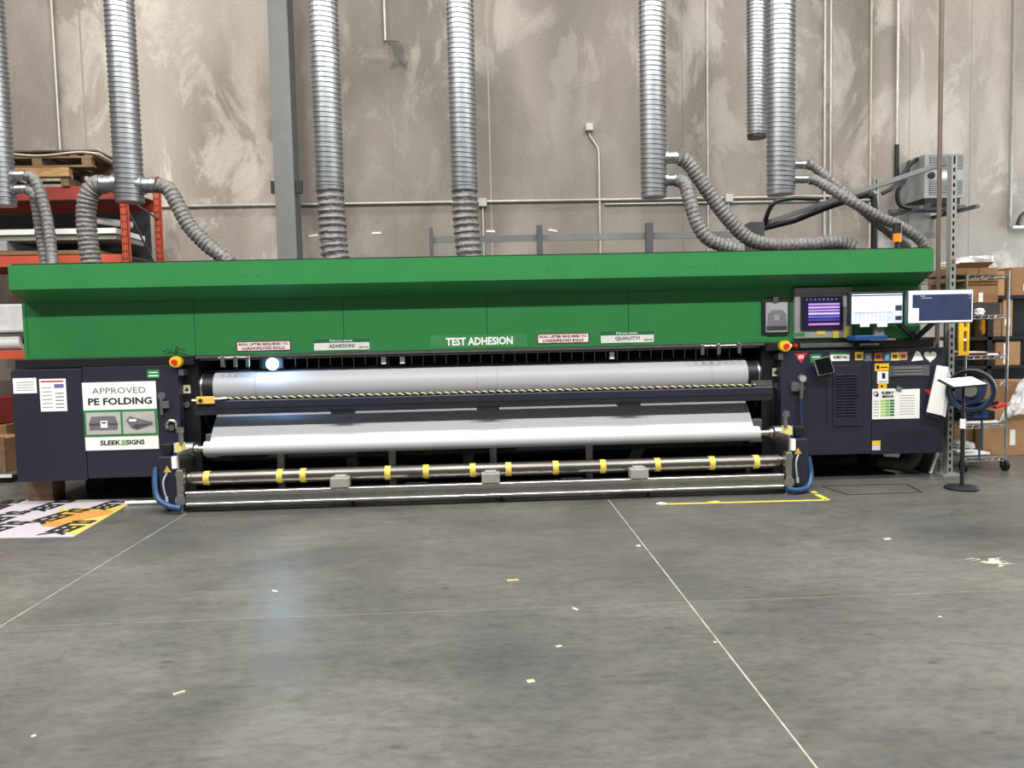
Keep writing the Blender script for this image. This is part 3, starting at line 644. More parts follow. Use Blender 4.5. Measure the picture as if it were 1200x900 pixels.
tri('red_triangle_sticker', [(1083, 456), (1098, 457), (1091, 466)], mat('sticker_red', (190, 44, 54), .5), 'red triangle sticker half hidden behind the hanging white board')
# ---- operator panel, monitors
Y = 7.66
R = rect(929, 337, 996, 396, Y)
op = thing('control_panel', 'grey control panel with dark screen of purple rows set into the green front', 'control panel', ((R[0]+R[1])/2, Y, R[2]))
MB().box(R[0], R[1], Y-.05, Y-.002, R[2], R[3]).build('panel_plate', mat('panel_grey', (142, 142, 142), .5), op, bevel=.006)
S = rect(938.5, 346.5, 987.5, 386.5, Y-.06)
sc = MB().box(S[0], S[1], Y-.07, Y-.05, S[2], S[3]).build('screen', BLACK, op, bevel=.004)
scm = mat('screen_indigo', (26, 20, 48), .25, emit=.6); q = sub(S, .04, .95, .05, .96)
MB().box(q[0], q[1], Y-.072, Y-.07, q[2], q[3]).build('display', scm, sc)
cols = [(150, 120, 190), (170, 140, 210), (150, 120, 200), (190, 170, 220), (92, 90, 190), (60, 62, 130), (170, 110, 180)]
for k in range(7):
    v = .78-.1*k-(.04 if k > 5 else 0); flat('list_row', sub(q, .14, .96, v-.045, v+.02), Y-.072, mat('row_%d' % k, cols[k], .3, emit=.7), sc, .001)
for k in range(8): flat('tool_icon', sub(q, .08+.11*k, .12+.11*k, .9, .94), Y-.072, mat('icon_lilac', (120, 110, 160), .3, emit=.4), sc, .001)
for px0, px1, py0, py1 in ((957, 967, 387, 392), (976, 982.5, 388, 396), (989, 996, 383, 396)):
    flat('sticky_note', rect(px0, py0, px1, py1, Y-.05), Y-.052, YTAPE, op, .002)
flat('green_tag', rect(931.5, 390, 943, 394, Y-.05), Y-.051, INKGR, op, .002)
def monitor(name, label, px0, py0, px1, py1, Y, bezel, tilt, paint):
    R = rect(px0, py0, px1, py1, Y)
    t = thing(name, label, 'monitor', ((R[0]+R[1])/2, Y+.02, R[2]))
    MB().box(R[0], R[1], Y-.005, Y+.035, R[2], R[3]).build('casing', bezel, t, bevel=.006)
    paint(t, R, Y-.005); return t, R
def ui_white(t, R, Y):
    q = sub(R, .055, .955, .05, .94); d = MB().box(q[0], q[1], Y-.002, Y, q[2], q[3]).build('display', mat('screen_pale', (200, 212, 232), .25, emit=.45), t)
    flat('title_bar', sub(q, 0, 1, .93, .965), Y-.002, mat('ui_dark', (50, 54, 70), .3, emit=.2), d, .001)
    flat('ribbon', sub(q, .02, .98, .85, .9), Y-.002, mat('ui_grey', (190, 196, 208), .3, emit=.45), d, .001)
    flat('table_head', sub(q, .05, .8, .36, .385), Y-.002, mat('ui_line', (130, 136, 150), .3, emit=.35), d, .001)
    for k in range(9): flat('grid_line', sub(q, .08+.08*k, .085+.08*k, .08, .34), Y-.002, mat('ui_line', (130, 136, 150), .3), d, .001)
    for k in range(4): flat('grid_line', sub(q, .05, .8, .1+.07*k, .108+.07*k), Y-.002, mat('ui_line', (130, 136, 150), .3), d, .001)
    flat('preview', sub(q, .86, .99, .42, .6), Y-.002, mat('ui_slate', (54, 64, 80), .3, emit=.3), d, .001); flat('preview', sub(q, .86, .99, .1, .24), Y-.002, mat('ui_slate', (54, 64, 80), .3), d, .001)
def ui_dark(t, R, Y):
    q = sub(R, .01, .99, .03, .98); d = MB().box(q[0], q[1], Y-.002, Y, q[2], q[3]).build('display', mat('screen_white', (214, 222, 226), .25, emit=.45), t)
    flat('slate_window', sub(q, .06, .985, .06, .88), Y-.002, mat('ui_navy', (42, 54, 80), .25, emit=.35), d, .001)
    flat('pale_window', sub(q, 0, .16, .0, .46), Y-.003, mat('screen_white', (214, 222, 226), .25), d, .001)
    for u0, u1, v in ((.2, .36, .76), (.18, .26, .82), (.93, .97, .84), (.95, .97, .74)): flat('text_line', sub(q, u0, u1, v, v+.02), Y-.003, mat('ui_pale', (150, 160, 180), .3, emit=.4), d, .001)
m2, R2 = monitor('flat_monitor', 'black-framed monitor showing a pale spreadsheet, middle of the three screens', 994, 342, 1060, 381, 7.45, BLACK, 0, ui_white)
for px0, px1 in ((1008, 1019), (1028, 1040)): flat('paper_note', rect(px0, 379, px1, 383, 7.44), 7.443, PAPER, m2, .002)
p = at(1030, 380, 7.5)
MB().box(p.x-.05, p.x+.05, 7.49, 7.53, 1.45, p.z+.05).build('neck', GREY, m2); MB().box(p.x-.13, p.x+.13, 7.42, 7.62, 1.438, 1.45).build('foot', GREY, m2)
m3, R3 = monitor('arm_monitor', 'thin white-edged monitor showing a slate window, rightmost on swing arm', 1063.5, 339.5, 1140, 379, 7.3, mat('bezel_grey', (70, 72, 76), .5), 0, ui_dark)
c3 = at(1073, 397, 7.55)
MB().bar(at(1073, 397, 7.6), at(1100, 372, 7.36), .03, .045).bar(at(1073, 397, 7.6), at(1048, 374, 7.52), .03, .045).build('swing_arm', BLACK, m3)
MB().cyl((c3.x, 7.6, 1.438), (c3.x, 7.6, 1.52), .035, 14).build('arm_base', BLACK, m3)
# box, keyboard edge and phone shelf below the monitors
R = rect(998, 394, 1035, 400, 7.5)
tag(MB().box(R[0], R[1], 7.42, 7.62, 1.4385, 1.4385+.05).build('blue_box', BLUE, bevel=.006), 'flat blue box lying below the middle monitor', 'box')
R = rect(1006, 402, 1029, 404.5, 7.58); tag(MB().box(R[0], R[1], 7.56, 7.63, R[2], R[3]).build('keyboard_tray', STEEL, bevel=.003), 'short silver tray edge under the blue box', 'tray')
R = rect(938, 402, 1000, 407, 7.6); MB().box(R[0], R[1], 7.6, 7.63, R[2], R[3]).build('key_slot', GREYD, printer, bevel=.004)
# tablet on the right cabinet
R = rect(954, 419, 977, 439, 7.5); cx, cz = (R[0]+R[1])/2, (R[2]+R[3])/2
rot = Matrix.Rotation(-.2, 3, 'Y') @ Matrix.Rotation(-.25, 3, 'X')
tb_ = tag(MB().obox((cx, 7.5, cz), (.175, .012, .175), rot).build('tablet', GREYD, bevel=.004), 'black tablet tilted on a holder in front of right cabinet', 'tablet')
MB().obox(Vector((cx, 7.5, cz))+rot@Vector((0, -.008, 0)), (.15, .006, .155), rot).build('screen', mat('black_glass', (8, 8, 10), .1), tb_)
MB().bar((cx, 7.515, cz-.03), (cx-.03, 7.6, cz-.06), .02, .02).box(cx-.05, cx+.07, 7.51, 7.53, cz-.115, cz-.08).build('holder', BLACK, tb_)
MB().tube(spline([(cx+.03, 7.53, cz-.1), (cx+.06, 7.57, cz-.25), (cx+.08, 7.58, cz-.45), (cx+.07, 7.585, cz-.6)]), .004, 6).build('charging_cable', BLACK, tb_)
# document pocket on the green front
R = rect(892, 351.5, 924, 391.5, 7.65); dp = tag(board('document_pocket', R, 7.65, BLACK, .02, .004), 'black-framed pocket holding a grey fabric picture left of the control panel', 'frame')
q = sub(R, .14, .94, .06, .93); flat('picture', q, 7.63, mat('photo_pale', (160, 160, 164), .5), dp)
MB().prism([(r[0], r[2]) for r in [sub(q, u, u, v, v) for u, v in ((.05, .2), (.1, .62), (.3, .74), (.75, .74), (.92, .6), (.97, .2))]], 7.6265, 7.628, 'y').build('folded_cloth', mat('cloth_grey', (112, 112, 116), .7), dp)
flat('dark_edge', sub(q, .03, .97, .05, .2), 7.628, mat('photo_dark', (52, 52, 56), .6), dp, .0015); flat('print_mark', sub(q, .38, .62, .4, .58), 7.6265, mat('mark_pale', (150, 150, 154), .7), dp, .001)
MB().box((R[0]+R[1])/2-.03, (R[0]+R[1])/2+.02, 7.61, 7.64, R[3]-.02, R[3]+.03).build('clip', STEEL, dp)
# signal beacon on the hood
p = at(1051, 288, 7.9); bc = thing('signal_beacon', 'small black signal beacon with amber lens on top of the hood', 'beacon', (p.x, 7.9, 2.347))
z1 = at(1051, 262, 7.9).z; hz = z1-2.347
MB().cyl((p.x, 7.9, 2.347), (p.x, 7.9, 2.347+hz*.36), .022, 14).build('stem', BLACK, bc, smooth=True)
MB().cyl((p.x, 7.9, 2.347+hz*.36), (p.x, 7.9, 2.347+hz*.66), .042, 18).build('lens', mat('amber', (214, 126, 24), .3), bc, smooth=True)
MB().cyl((p.x, 7.9, 2.347+hz*.66), (p.x, 7.9, z1), .045, 18).build('cap', BLACK, bc, smooth=True)
# ================================================================== ventilation ducts
def duct(label, x, y, r, zb, ztop=8.98, pitch=.053, stubs=(), sleeve=None, dark=False):
    t = thing('vent_duct', label, 'duct', (x, y, zb), 'galvanised ducts hanging over the printer')
    n = 28; vs = []; fs = []; rows = []
    k = int((ztop-zb)/pitch); prof_ = ((0, 0), (.60, 0), (.68, .010), (.92, .010))
    zz = [];
    for i in range(k):
        for f_, dr in prof_: zz.append((zb+(i+f_)*pitch, r+dr))
    for i, (z, rr) in enumerate(zz):
        for j in range(n):
            a = 2*math.pi*j/n; vs.append((x+rr*math.cos(a), y+rr*math.sin(a), z+(pitch*.5*math.sin(a-.6) if 3 < i < len(zz)-4 else 0)*.8))
    for i in range(len(zz)-1):
        for j in range(n):
            j2 = (j+1) % n; fs.append((i*n+j, i*n+j2, (i+1)*n+j2, (i+1)*n+j))
    m = MB(); m.add(vs, fs); m.f.append(tuple(range(n-1, -1, -1))); m.build('spiral_pipe', GALV, t, smooth=True)
    MB().tube([(x, y, zb-.012), (x, y, zb+.05)], [r*1.02, r*1.02], 28, True).build('end_cap', GALV if not dark else BLACK, t, smooth=True)
    for (sx, sz, sr, ln) in stubs:
        d = 1 if sx > 0 else -1
        st = MB().tube([(x+d*(r-.04), y, sz), (x+d*(r+.015), y, sz), (x+d*(r+.02), y, sz), (x+d*(r+ln), y, sz)], [sr*1.22, sr*1.22, sr, sr], 24).build('branch_collar', GALV, t, smooth=True)
        MB().tube([(x+d*(r+ln*.7), y, sz), (x+d*(r+ln*.82), y, sz)], sr*1.06, 24).build('hose_clamp', ALU, st, smooth=True)
    return t
def hose(label, pts, r, pitch=.05, name='flexible_hose', parent=None):
    P = spline(pts, .01); rad = []; L_ = 0
    rnd = random.Random(len(label)); fr = []
    for i, p in enumerate(P):
        if i: L_ += (P[i]-P[i-1]).length
        ph = (L_ % pitch)/pitch; rad.append(r*(1-.12*math.sin(math.pi*ph)+rnd.uniform(-.015, .015)))
    m = MB().tube(P, rad, 20)
    for i in range(len(P)):
        for k in range(20):
            j = i*20+k; c_ = P[i]; m.v[j] = c_+(m.v[j]-c_)*(1+.045*math.sin(k*2.4+i*.9)+rnd.uniform(-.03, .03))
    o = m.build(name, HOSE, parent, smooth=True)
    if parent is None: tag(o, label, 'hose', 'grey flexible extraction hoses')
    return o
DY = 8.6
def dx(px, py, Y=DY): return at(px, py, Y).x
def dz(px, py, Y=DY): return at(px, py, Y).z
xA = dx(2, 230); duct('galvanised spiral duct cut by the left picture edge', xA, DY, .135, dz(2, 240), stubs=((1, dz(24, 206), .055, .14), (1, dz(24, 222), .05, .15)))
xB = dx(152, 230); duct('galvanised spiral duct with a branch hose on either side above the rack', xB, DY, .145, dz(152, 236), stubs=((-1, dz(122, 216), .092, .17), (1, dz(178, 217), .085, .16)))
xC = dx(386, 200); tC = duct('galvanised spiral duct ending in a grey sleeve beside the steel column', xC, DY, .148, dz(388, 223))
xD = dx(544, 200); tD = duct('galvanised spiral duct ending in a grey sleeve near the hall middle', xD, DY, .14, dz(545, 223))
xE = dx(766, 200); duct('galvanised spiral duct with two right-hand hoses falling onto the hood', xE, DY, .138, dz(766, 230), stubs=((1, dz(790, 185), .062, .13), (1, dz(790, 211), .062, .12)))
xF = dx(915, 200); duct('galvanised spiral duct nearest the right end of printer', xF, DY, .147, dz(915, 227), stubs=((1, dz(940, 193), .045, .14), (1, dz(940, 210), .045, .16)))
duct('shorter thin duct hanging behind the rightmost duct', dx(887, 100, 9.9), 9.9, .118, dz(889, 161, 9.9), pitch=.045, dark=True)
hose('', [(xC, DY, dz(388, 224)), (xC+.01, DY, 2.95), (xC+.02, DY, 2.6), (xC+.06, DY, 2.35)], .155, .075, 'flexible_sleeve', tC)
hose('', [(xD, DY, dz(545, 224)), (xD, DY, 2.9), (xD+.02, DY, 2.6), (xD+.04, DY, 2.35)], .148, .075, 'flexible_sleeve', tD)
def hp(*a): return [at(px, py, Y) for px, py, Y in a]
hose('thin hose from the leftmost duct, upper and outer of its pair', hp((31, 206, DY), (40, 210, DY), (48, 228, DY), (56, 260, DY), (61, 300, DY-.05), (62, 312, DY-.1)), .06)
hose('thin hose from the leftmost duct, lower and inner of its pair', hp((32, 222, DY), (39, 228, DY), (43, 245, DY+.06), (48, 280, DY+.13), (52, 300, DY+.13), (53, 312, DY+.13)), .055)
hose('wide hose bending left and down from the duct above the rack', hp((121, 216, DY), (111, 219, DY), (103, 232, DY), (101, 255, DY), (103, 280, DY), (107, 308, DY), (108, 316, DY)), .108)
hose('wide hose sloping right and down from the duct above the rack', hp((186, 217, DY), (197, 221, DY), (207, 238, DY), (222, 265, DY), (243, 287, DY), (263, 302, DY), (270, 310, DY)), .088)
hose('hose from upper collar sweeping right along the hood', hp((798, 186, DY), (808, 193, DY), (828, 222, DY), (852, 255, DY), (878, 280, DY), (910, 287, DY), (950, 286, DY), (985, 284, DY), (1002, 291, DY)), .085)
hose('shorter hose from lower collar bending onto the hood', hp((795, 211, DY-.02), (803, 216, DY-.08), (809, 236, DY-.15), (817, 262, DY-.18), (830, 280, DY-.2), (848, 288, DY-.2), (866, 294, DY-.2)), .08)
hose('thin hose from upper collar of rightmost duct crossing behind the other', hp((946, 193, DY), (956, 197, DY), (983, 220, 8.53), (1025, 258, 8.53), (1052, 280, 8.55), (1064, 291, 8.55)), .055)
hose('thin hose from lower collar of rightmost duct ending at hood corner', hp((949, 210, DY), (960, 213, 8.56), (994, 234, 8.40), (1030, 254, 8.38), (1058, 267, 8.38), (1078, 281, 8.4), (1084, 290, 8.4)), .062)
# ================================================================== wall services
WY = 11.97
def conduit(label, pts, r=.014, material=STEEL, name='conduit', grp='electrical conduits on the wall'):
    return tag(MB().tube(spline(pts, .15) if len(pts) > 2 else pts, r, 10).build(name, material, smooth=True), label, 'conduit', grp)
PIPE = mat('conduit_grey', (186, 184, 178), .4, .5)
zc = 3.645
o = tag(MB().cyl((-9, WY, zc), (6.35, WY, zc), .022, 10).build('wall_conduit', PIPE, smooth=True), 'long horizontal conduit running along the wall behind the ducts', 'conduit', 'electrical conduits on the wall')
tag(MB().cyl((2.0, WY, zc-.07), (6.3, WY, zc-.07), .016, 8).build('wall_conduit', PIPE, smooth=True), 'thin lower horizontal conduit on the right part of the wall', 'conduit', 'electrical conduits on the wall')
x = at(60, 0, WY).x; conduit('pale vertical conduit above the pallet rack', [(x, WY, 4.2), (x, WY, 8.9)], .02, PIPE)
x = at(829, 100, WY).x; conduit('thin vertical conduit right of the fifth duct', [(x, WY, 1), (x, WY, 8.9)], .014, PIPE)
x = at(967, 0, WY).x; conduit('left one of the close pair of vertical conduits', [(x, WY, .5), (x-.0, WY, 8.9)], .022, PIPE)
x2 = at(974, 0, WY).x; conduit('right one of the close pair of vertical conduits', [(x2, WY, .5), (x2, WY, 8.9)], .018, PIPE)
x = at(450, 0, WY).x; c1 = conduit('cut-off conduit with loose wires high on the wall', [(x, WY, at(452, 48, WY).z), (x, WY, 8.9)], .022, PIPE)
m = MB(); p0 = Vector((x, WY-.02, at(452, 48, WY).z))
for k in range(6): m.tube(spline([p0, p0+Vector((.08+.03*k, -.02, -.05)), p0+Vector((.14+.03*k, -.02, -.25-.03*k)), p0+Vector((.08+.05*k, 0, -.42+.02*k))]), .006, 5)
m.build('loose_wires', GREYD, c1)
x = at(1051, 100, WY).x; c1 = conduit('steel conduit with black lower length beside the wall unit', [(x, WY-.02, at(1050, 170, WY).z), (x, WY-.02, 8.9)], .026, PIPE)
MB().cyl((x, WY-.02, at(1050, 212, WY).z), (x, WY-.02, at(1050, 170, WY).z), .034, 10).build('black_sleeve', BLACK, c1, smooth=True)
x = at(1021, 100, WY).x; conduit('pale thin conduit along a wall joint right of the pair', [(x, WY+.01, .5), (x, WY+.01, 8.9)], .016, mat('beige_pipe', (190, 180, 160), .5))
def jbox(px, py, s, label, dn=None):
    p = at(px, py, WY); b = tag(MB().box(p.x-s, p.x+s, WY-.08, WY+.02, p.z-s, p.z+s).build('junction_box', mat('box_grey', (178, 178, 172), .45, .3), bevel=.006), label, 'junction box')
    if dn: MB().tube(spline([Vector((p.x+a, WY, p.z+c_)) for a, c_ in dn], .1), .018, 10).build('drop_conduit', PIPE, b, smooth=True)
    return b
jbox(690, 150, .055, 'small grey outlet box high on the wall with a bent conduit', [(0, -.05), (.02, -.14), (.13, -.3), (.15, -.5), (.15, -1.2), (.15, -2.6)])
jbox(565.5, 238, .062, 'grey junction box on the conduit beside the middle duct', [(0, -.06), (0, -1), (0, -2)])
jbox(853, 233, .06, 'grey junction box on the conduit right of the drooping hoses', [(0, -.06), (0, -1), (0, -2)])
for i, (px, py, lb) in enumerate(((367, 276, 'white tape scrap on the wall beside the steel column'), (441, 273, 'white tape scrap on the wall between the two sleeved ducts'), (575, 271, 'white tape scrap above the guard rail by the middle duct'), (648, 270, 'white tape scrap above the rail right of its second post'))):
    p = at(px, py, 11.99); tag(MB().obox((p.x, 11.995, p.z), (.14, .008, .03), Matrix.Rotation(-.12+.1*i, 3, 'Y')).build('tape_scrap', PAPER), lb, 'tape', 'tape scraps on the wall')
# guard rail behind the printer
gy = 10.6
g = thing('guard_rail', 'grey steel guard rail with posts behind the printer', 'rail', (at(632, 280, gy).x, gy, 0))
for px, py, w_ in ((505, 267, .05), (632, 264, .08), (760.5, 261.5, .1)):
    p = at(px, py, gy); MB().box(p.x-w_/2, p.x+w_/2, gy-.04, gy+.04, 0, p.z).build('post', GREYD, g)
a, b_ = at(505, 281, gy+.05), at(878, 273, gy+.05)
MB().box(a.x, b_.x, gy+.04, gy+.07, a.z-.045, a.z+.045).build('rail', GREY, g)
# wall-mounted transformer
hy = 11.2
R = rect(1083.5, 180, 1130, 232, hy)
tr = thing('wall_transformer', 'grey metal transformer box on a wall bracket at upper right', 'transformer', ((R[0]+R[1])/2, hy+.3, R[2]-.15))
TG = mat('transformer_grey', (146, 150, 150), .45)
MB().box(R[0], R[1], hy, 11.85, R[2], R[3]).build('housing', TG, tr, bevel=.008)
flat('face_plate', sub(R, .1, .95, .40, .62), hy, mat('plate_grey', (160, 163, 162), .45), tr, .01)
for u0, u1, v0, v1 in ((.12, .3, .66, .95), (.34, .95, .66, .95), (.12, .3, .08, .37), (.34, .95, .08, .37)):
    q = sub(R, u0, u1, v0, v1); gr = flat('grille', q, hy, GREYD, tr, .006)
    n = 6
    for k in range(n): flat('grille_slat', sub(q, .02, .98, (k+.15)/n, (k+.6)/n), hy-.006, TG, gr, .006)
q = sub(R, .16, .16, .51, .51); MB().cyl((q[0], hy-.03, q[2]), (q[0], hy, q[2]), .05, 18).build('round_badge', BLACK, tr)
flat('rating_plate', sub(R, .42, .62, .44, .58), hy-.01, PAPER, tr, .004)
z0 = R[2]
MB().box(R[0]+.02, R[1]-.05, hy+.02, 11.8, z0-.09, z0).build('plinth', BLACK, tr)
MB().box(R[0]-.3, R[1]+.1, hy+.1, hy+.16, z0-.15, z0-.09).box(R[0]-.3, R[1]+.1, 11.6, 11.66, z0-.15, z0-.09).box(R[0]-.25, R[0]-.19, 10.9, 11.99, z0-.2, z0-.15).box(R[1]-.02, R[1]+.04, 10.9, 11.99, z0-.2, z0-.15).build('bracket', GREYD, tr)
MB().tube(spline(hp((1066, 190, 11.4), (1058, 215, 11.2), (1052, 225, 11.2), (1055, 240, 11.2), (1075, 245, 11.1), (1090, 240, 11.1))), .035, 10).tube(spline(hp((1075, 186, 11.4), (1064, 196, 11.2), (1050, 217, 11), (1034, 227, 11))), .03, 10).build('power_cable', BLACK, tr, smooth=True)
# slotted strut posts, brown pole, sloping strut with cables
STRUT = mat('strut_zinc', (150, 150, 148), .5, .3, var=.06)
def slotted(label, x, y, z0, z1, wd_=.031, base=True):
    t = thing('slotted_strut', label, 'strut', (x, y, z0))
    n = int((z1-z0)/.0775)
    MB().box(x-wd_, x-wd_*.36, y-.002, y+.004, z0, z1).box(x+wd_*.36, x+wd_, y-.002, y+.004, z0, z1).box(x-wd_, x-wd_+.006, y, y+.07, z0, z1).box(x+wd_-.006, x+wd_, y, y+.07, z0, z1).build('channel', STRUT, t)
    br = None
    for i in range(n):
        z = z0+i*.0775
        if br is None: br = MB().box(x-wd_*.36, x+wd_*.36, y-.002, y+.004, z, z+.036).build('web', STRUT, t); bz = z
        else: piece(br, (0, 0, z-bz), t)
    MB().box(x-wd_+.006, x+wd_-.006, y+.02, y+.024, z0, z1).build('dark_back', BLACK, t)
    if base: MB().box(x-.1, x+.1, y-.06, y+.12, z0, z0+.012).box(x-.06, x+.06, y+.07, y+.11, z0+.012, z0+.16).build('base_plate', STRUT, t)
    return t
sx = 4.885
slotted('tall slotted steel strut post standing right of the printer', sx, 7.7, 0, at(1113, 182, 7.7).z)
p = at(1027, 210, 8.9); slotted('short slotted strut rising behind the hood, left of the wall unit', p.x, 8.9, 2.36, p.z, .03, False)
x0 = at(1108, 0, 7.8).x
tag(MB().cyl((x0, 7.86, .8), (x0, 7.86, 8.99), .023, 12).build('brown_pole', BROWN, smooth=True), 'slim brown pole rising to the ceiling beside the slotted post', 'pole')
a, b_ = at(1110, 190, 7.92), at(893, 263, 9.5)
t = thing('sloping_strut', 'dark strut sloping down from the slotted post with cables tied along it', 'strut', b_)
MB().bar(a, b_, .045, .05).build('bar', GREY, t)
o_ = Vector((0, -.02, -.055)); MB().tube([b_+o_+Vector((.0, 0, -.0)), b_.lerp(a, .2)+o_+Vector((0, 0, -.03)), b_.lerp(a, .4)+o_, b_.lerp(a, .62)+o_], .035, 10).build('cable', BLACK, t, smooth=True)
MB().tube(spline([b_+o_, *hp((905, 240, 9.3), (925, 233, 9.3), (960, 233, 9.3))]), .028, 10).build('looped_cable', BLACK, t, smooth=True)
q = at(1020, 222, 8.85); MB().tube(spline([q+Vector((-.1, 0, -.05)), q+Vector((.0, 0, -.06)), q+Vector((.05, 0, -.2)), q+Vector((.05, .0, -.9))]), .04, 10).build('drop_cable', BLACK, t, smooth=True)
p = at(886, 270, 9.3); tag(MB().box(p.x-.09, p.x+.09, 9.25, 9.45, 2.347, p.z+.1).build('cable_box', GREYD, bevel=.006), 'dark grey cable box on the hood where the sloping strut ends', 'box')
a = at(1186, 265, 11.9); t = thing('wall_bracket', 'grey angle bracket with black cable at the right picture edge', 'bracket', a)
MB().box(a.x-.012, a.x+.012, 11.93, 11.99, a.z, 8.9).box(a.x-.02, a.x+.6, 11.85, 11.95, a.z-.04, a.z).build('angle', PIPE, t)
MB().tube(spline(hp((1193, 263, 11.85), (1198, 252, 11.85), (1210, 246, 11.85))), .035, 8).build('cable', BLACK, t)
# ================================================================== pallet rack at the left
ry0, ry1 = 10.2, 11.25
rk = thing('pallet_rack', 'orange red pallet rack loaded with pallets and sheets behind left end', 'rack', (-6.3, ry0, 0))
def upright(x, y):
    m = MB().box(x-.045, x+.045, y, y+.006, 0, 3.95).box(x-.045, x-.039, y, y+.075, 0, 3.95).box(x+.039, x+.045, y, y+.075, 0, 3.95)
    u = m.build('upright', RED, rk); h_ = None
    for i in range(40):
        z = .1+i*.095
        if z < 2.3: continue
        for xx in (x-.018, x+.018):
            if h_ is None: h_ = MB().box(xx-.007, xx+.007, y-.002, y, z, z+.03).build('slot', BLACK, u); hx_, hz_ = xx, z
            else: piece(h_, (xx-hx_, 0, z-hz_), u)
    return u
ux = at(145, 260, ry0).x
upright(ux, ry0); upright(ux, ry1); upright(ux-3.0, ry0)
for (z0, z1) in ((3.45, 3.62), (2.60, 2.74), (1.40, 1.52)):
    MB().box(ux-2.955, ux-.045, ry0+.01, ry0+.06, z0, z1).build('beam', RED if z0 < 3 else RED_D, rk, bevel=.006)
    MB().box(ux-2.955, ux-.045, ry1+.01, ry1+.06, z0, z1).build('beam', RED_D, rk, bevel=.006)
MB().bar((ux, ry0+.05, 3.5), (ux, ry1, 3.35), .02, .02).build('brace', GREYD, rk); MB().bar((ux, ry0+.05, 3.4), (ux, ry1, 2.55), .02, .02).build('brace', GREYD, rk)
MB().bar((ux, ry0+.05, 2.4), (ux, ry1, 1.6), .02, .02).build('brace', GREYD, rk)
MB().box(ux-2.95, ux-.05, ry0+.06, ry1+.01, 3.60, 3.615).build('deck', GREYD, rk); MB().box(ux-2.95, ux-.05, ry0+.06, ry1+.01, 2.72, 2.735).build('deck', GREYD, rk); MB().box(ux-2.95, ux-.05, ry0+.06, ry1+.01, 1.50, 1.515).build('deck', GREYD, rk)
def pallet(label, x0, x1, z0, y0, y1, woodm):
    t = thing('wooden_pallet', label, 'pallet', ((x0+x1)/2, (y0+y1)/2, z0), 'wooden pallets on the rack')
    for k in range(3):
        y = y0+(y1-y0-.09)*k/2; MB().box(x0, x1, y, y+.09, z0+.115, z0+.14).build('bearer', woodm, t)
        for j in range(3):
            x = x0+.02+(x1-x0-.16)*j/2; MB().box(x, x+.12, y, y+.09, z0+.025, z0+.115).build('block', woodm, t)
        MB().box(x0, x1, y, y+.09, z0, z0+.025).build('bottom_board', woodm, t)
    for k in range(8):
        x = x0+(x1-x0-.1)*k/7; MB().box(x, x+.1, y0, y1, z0+.14, z0+.16).build('deck_board', woodm, t)
    return t
px0, px1 = ux-1.75, at(105, 190, ry0).x+.05
pallet('weathered wooden pallet on top of the red rack, under the cardboard sheets', px0, px1, 3.86, ry0-.02, ry1, WOOD_D)
t = tag(MB().box(px0, at(80, 197, ry0-.05).x, ry0-.05, ry0+.06, 3.735, 3.85).build('lumber_beam', WOOD, bevel=.004), 'pale square lumber beam lying under the weathered pallet', 'lumber')
for i, (xx, lb) in enumerate(((px0+.25, 'rough bearer left under the pale lumber beam'), (px1-.42, 'rough bearer right under the pale lumber beam'))):
    tag(MB().box(xx, xx+.1, ry0-.02, ry1, 3.62, 3.73).build('wooden_bearer', WOOD_D), lb, 'lumber', 'bearers on the rack top')
bt = tag(MB().bar((px1-.1, ry0+.15, 3.76), (px1+.02, ry1, 3.72), .1, .08).build('lumber_batten', WOOD_D), 'dark batten lying back into the rack beside the pale lumber', 'lumber')
SHEET = mat('pale_board', (212, 200, 188), .7)
# sagging cardboard sheet on top
m = MB(); n = 14; vs = []; fs = []
for i in range(n+1):
    for j in range(5):
        u = i/n; v = j/4; x = px0-.1+(px1-px0+.2)*u; y = ry0-.04+(ry1-ry0+.1)*v
        z = 4.035+.02*math.sin(u*9+v*2)-(.05*max(0, u-.85)/.15)*(0.3+v); vs.append((x, y, z))
for i in range(n):
    for j in range(4): fs.append((i*5+j, (i+1)*5+j, (i+1)*5+j+1, i*5+j+1))
m.add(vs, fs); o = m.build('cardboard_sheet', SHEET, smooth=True); so = o.modifiers.new('s', 'SOLIDIFY'); so.thickness = .018
tag(o, 'pale warped cardboard sheet lying on top of the weathered pallet', 'cardboard')
tag(MB().box(px0, px1+.06, ry0-.03, ry0+.5, 4.06, 4.075).build('cardboard_sheet', mat('dark_board', (96, 84, 78), .7)), 'thin dark board on top of the pale cardboard sheet', 'board')
# middle shelf
for z0, z1, mm, x1o, lb, nm in ((2.745, 2.80, CARD, -.35, 'brown board stack lowest on the middle rack shelf', 'board_stack'), (2.803, 2.93, mat('wrapped_silver', (186, 184, 186), .3, .3), -1.5, 'shiny wrapped bundle of sheets at the left of middle rack shelf', 'wrapped_bundle'),
                            ):
    tag(MB().box(ux-2.6, ux+x1o, ry0, ry1-.1, z0, z1).build(nm, mm, bevel=.01), lb, 'sheets')
tag(MB().box(ux-2.6, ux-.12, ry0+.02, ry1-.2, 2.935, 3.0).build('panel_stack', mat('grey_board', (150, 146, 142), .6), bevel=.004), 'grey stack of panels under the white panel on the rack', 'panels')
tag(MB().box(ux-2.6, ux-.1, ry0-.02, ry1-.2, 3.005, 3.075).build('foam_sheet', PAPER, bevel=.004), 'long white panel edge on the middle rack shelf', 'panel')
a = at(114, 268, ry0+.4)+Vector((0, 0, .11)); tag(MB().cyl(a, a+Vector((.36, .25, -.03)), .045, 12).build('foam_tube', mat('foam_grey', (190, 186, 184), .7), smooth=True), 'pale foam tube poking out beside the red upright', 'tube')
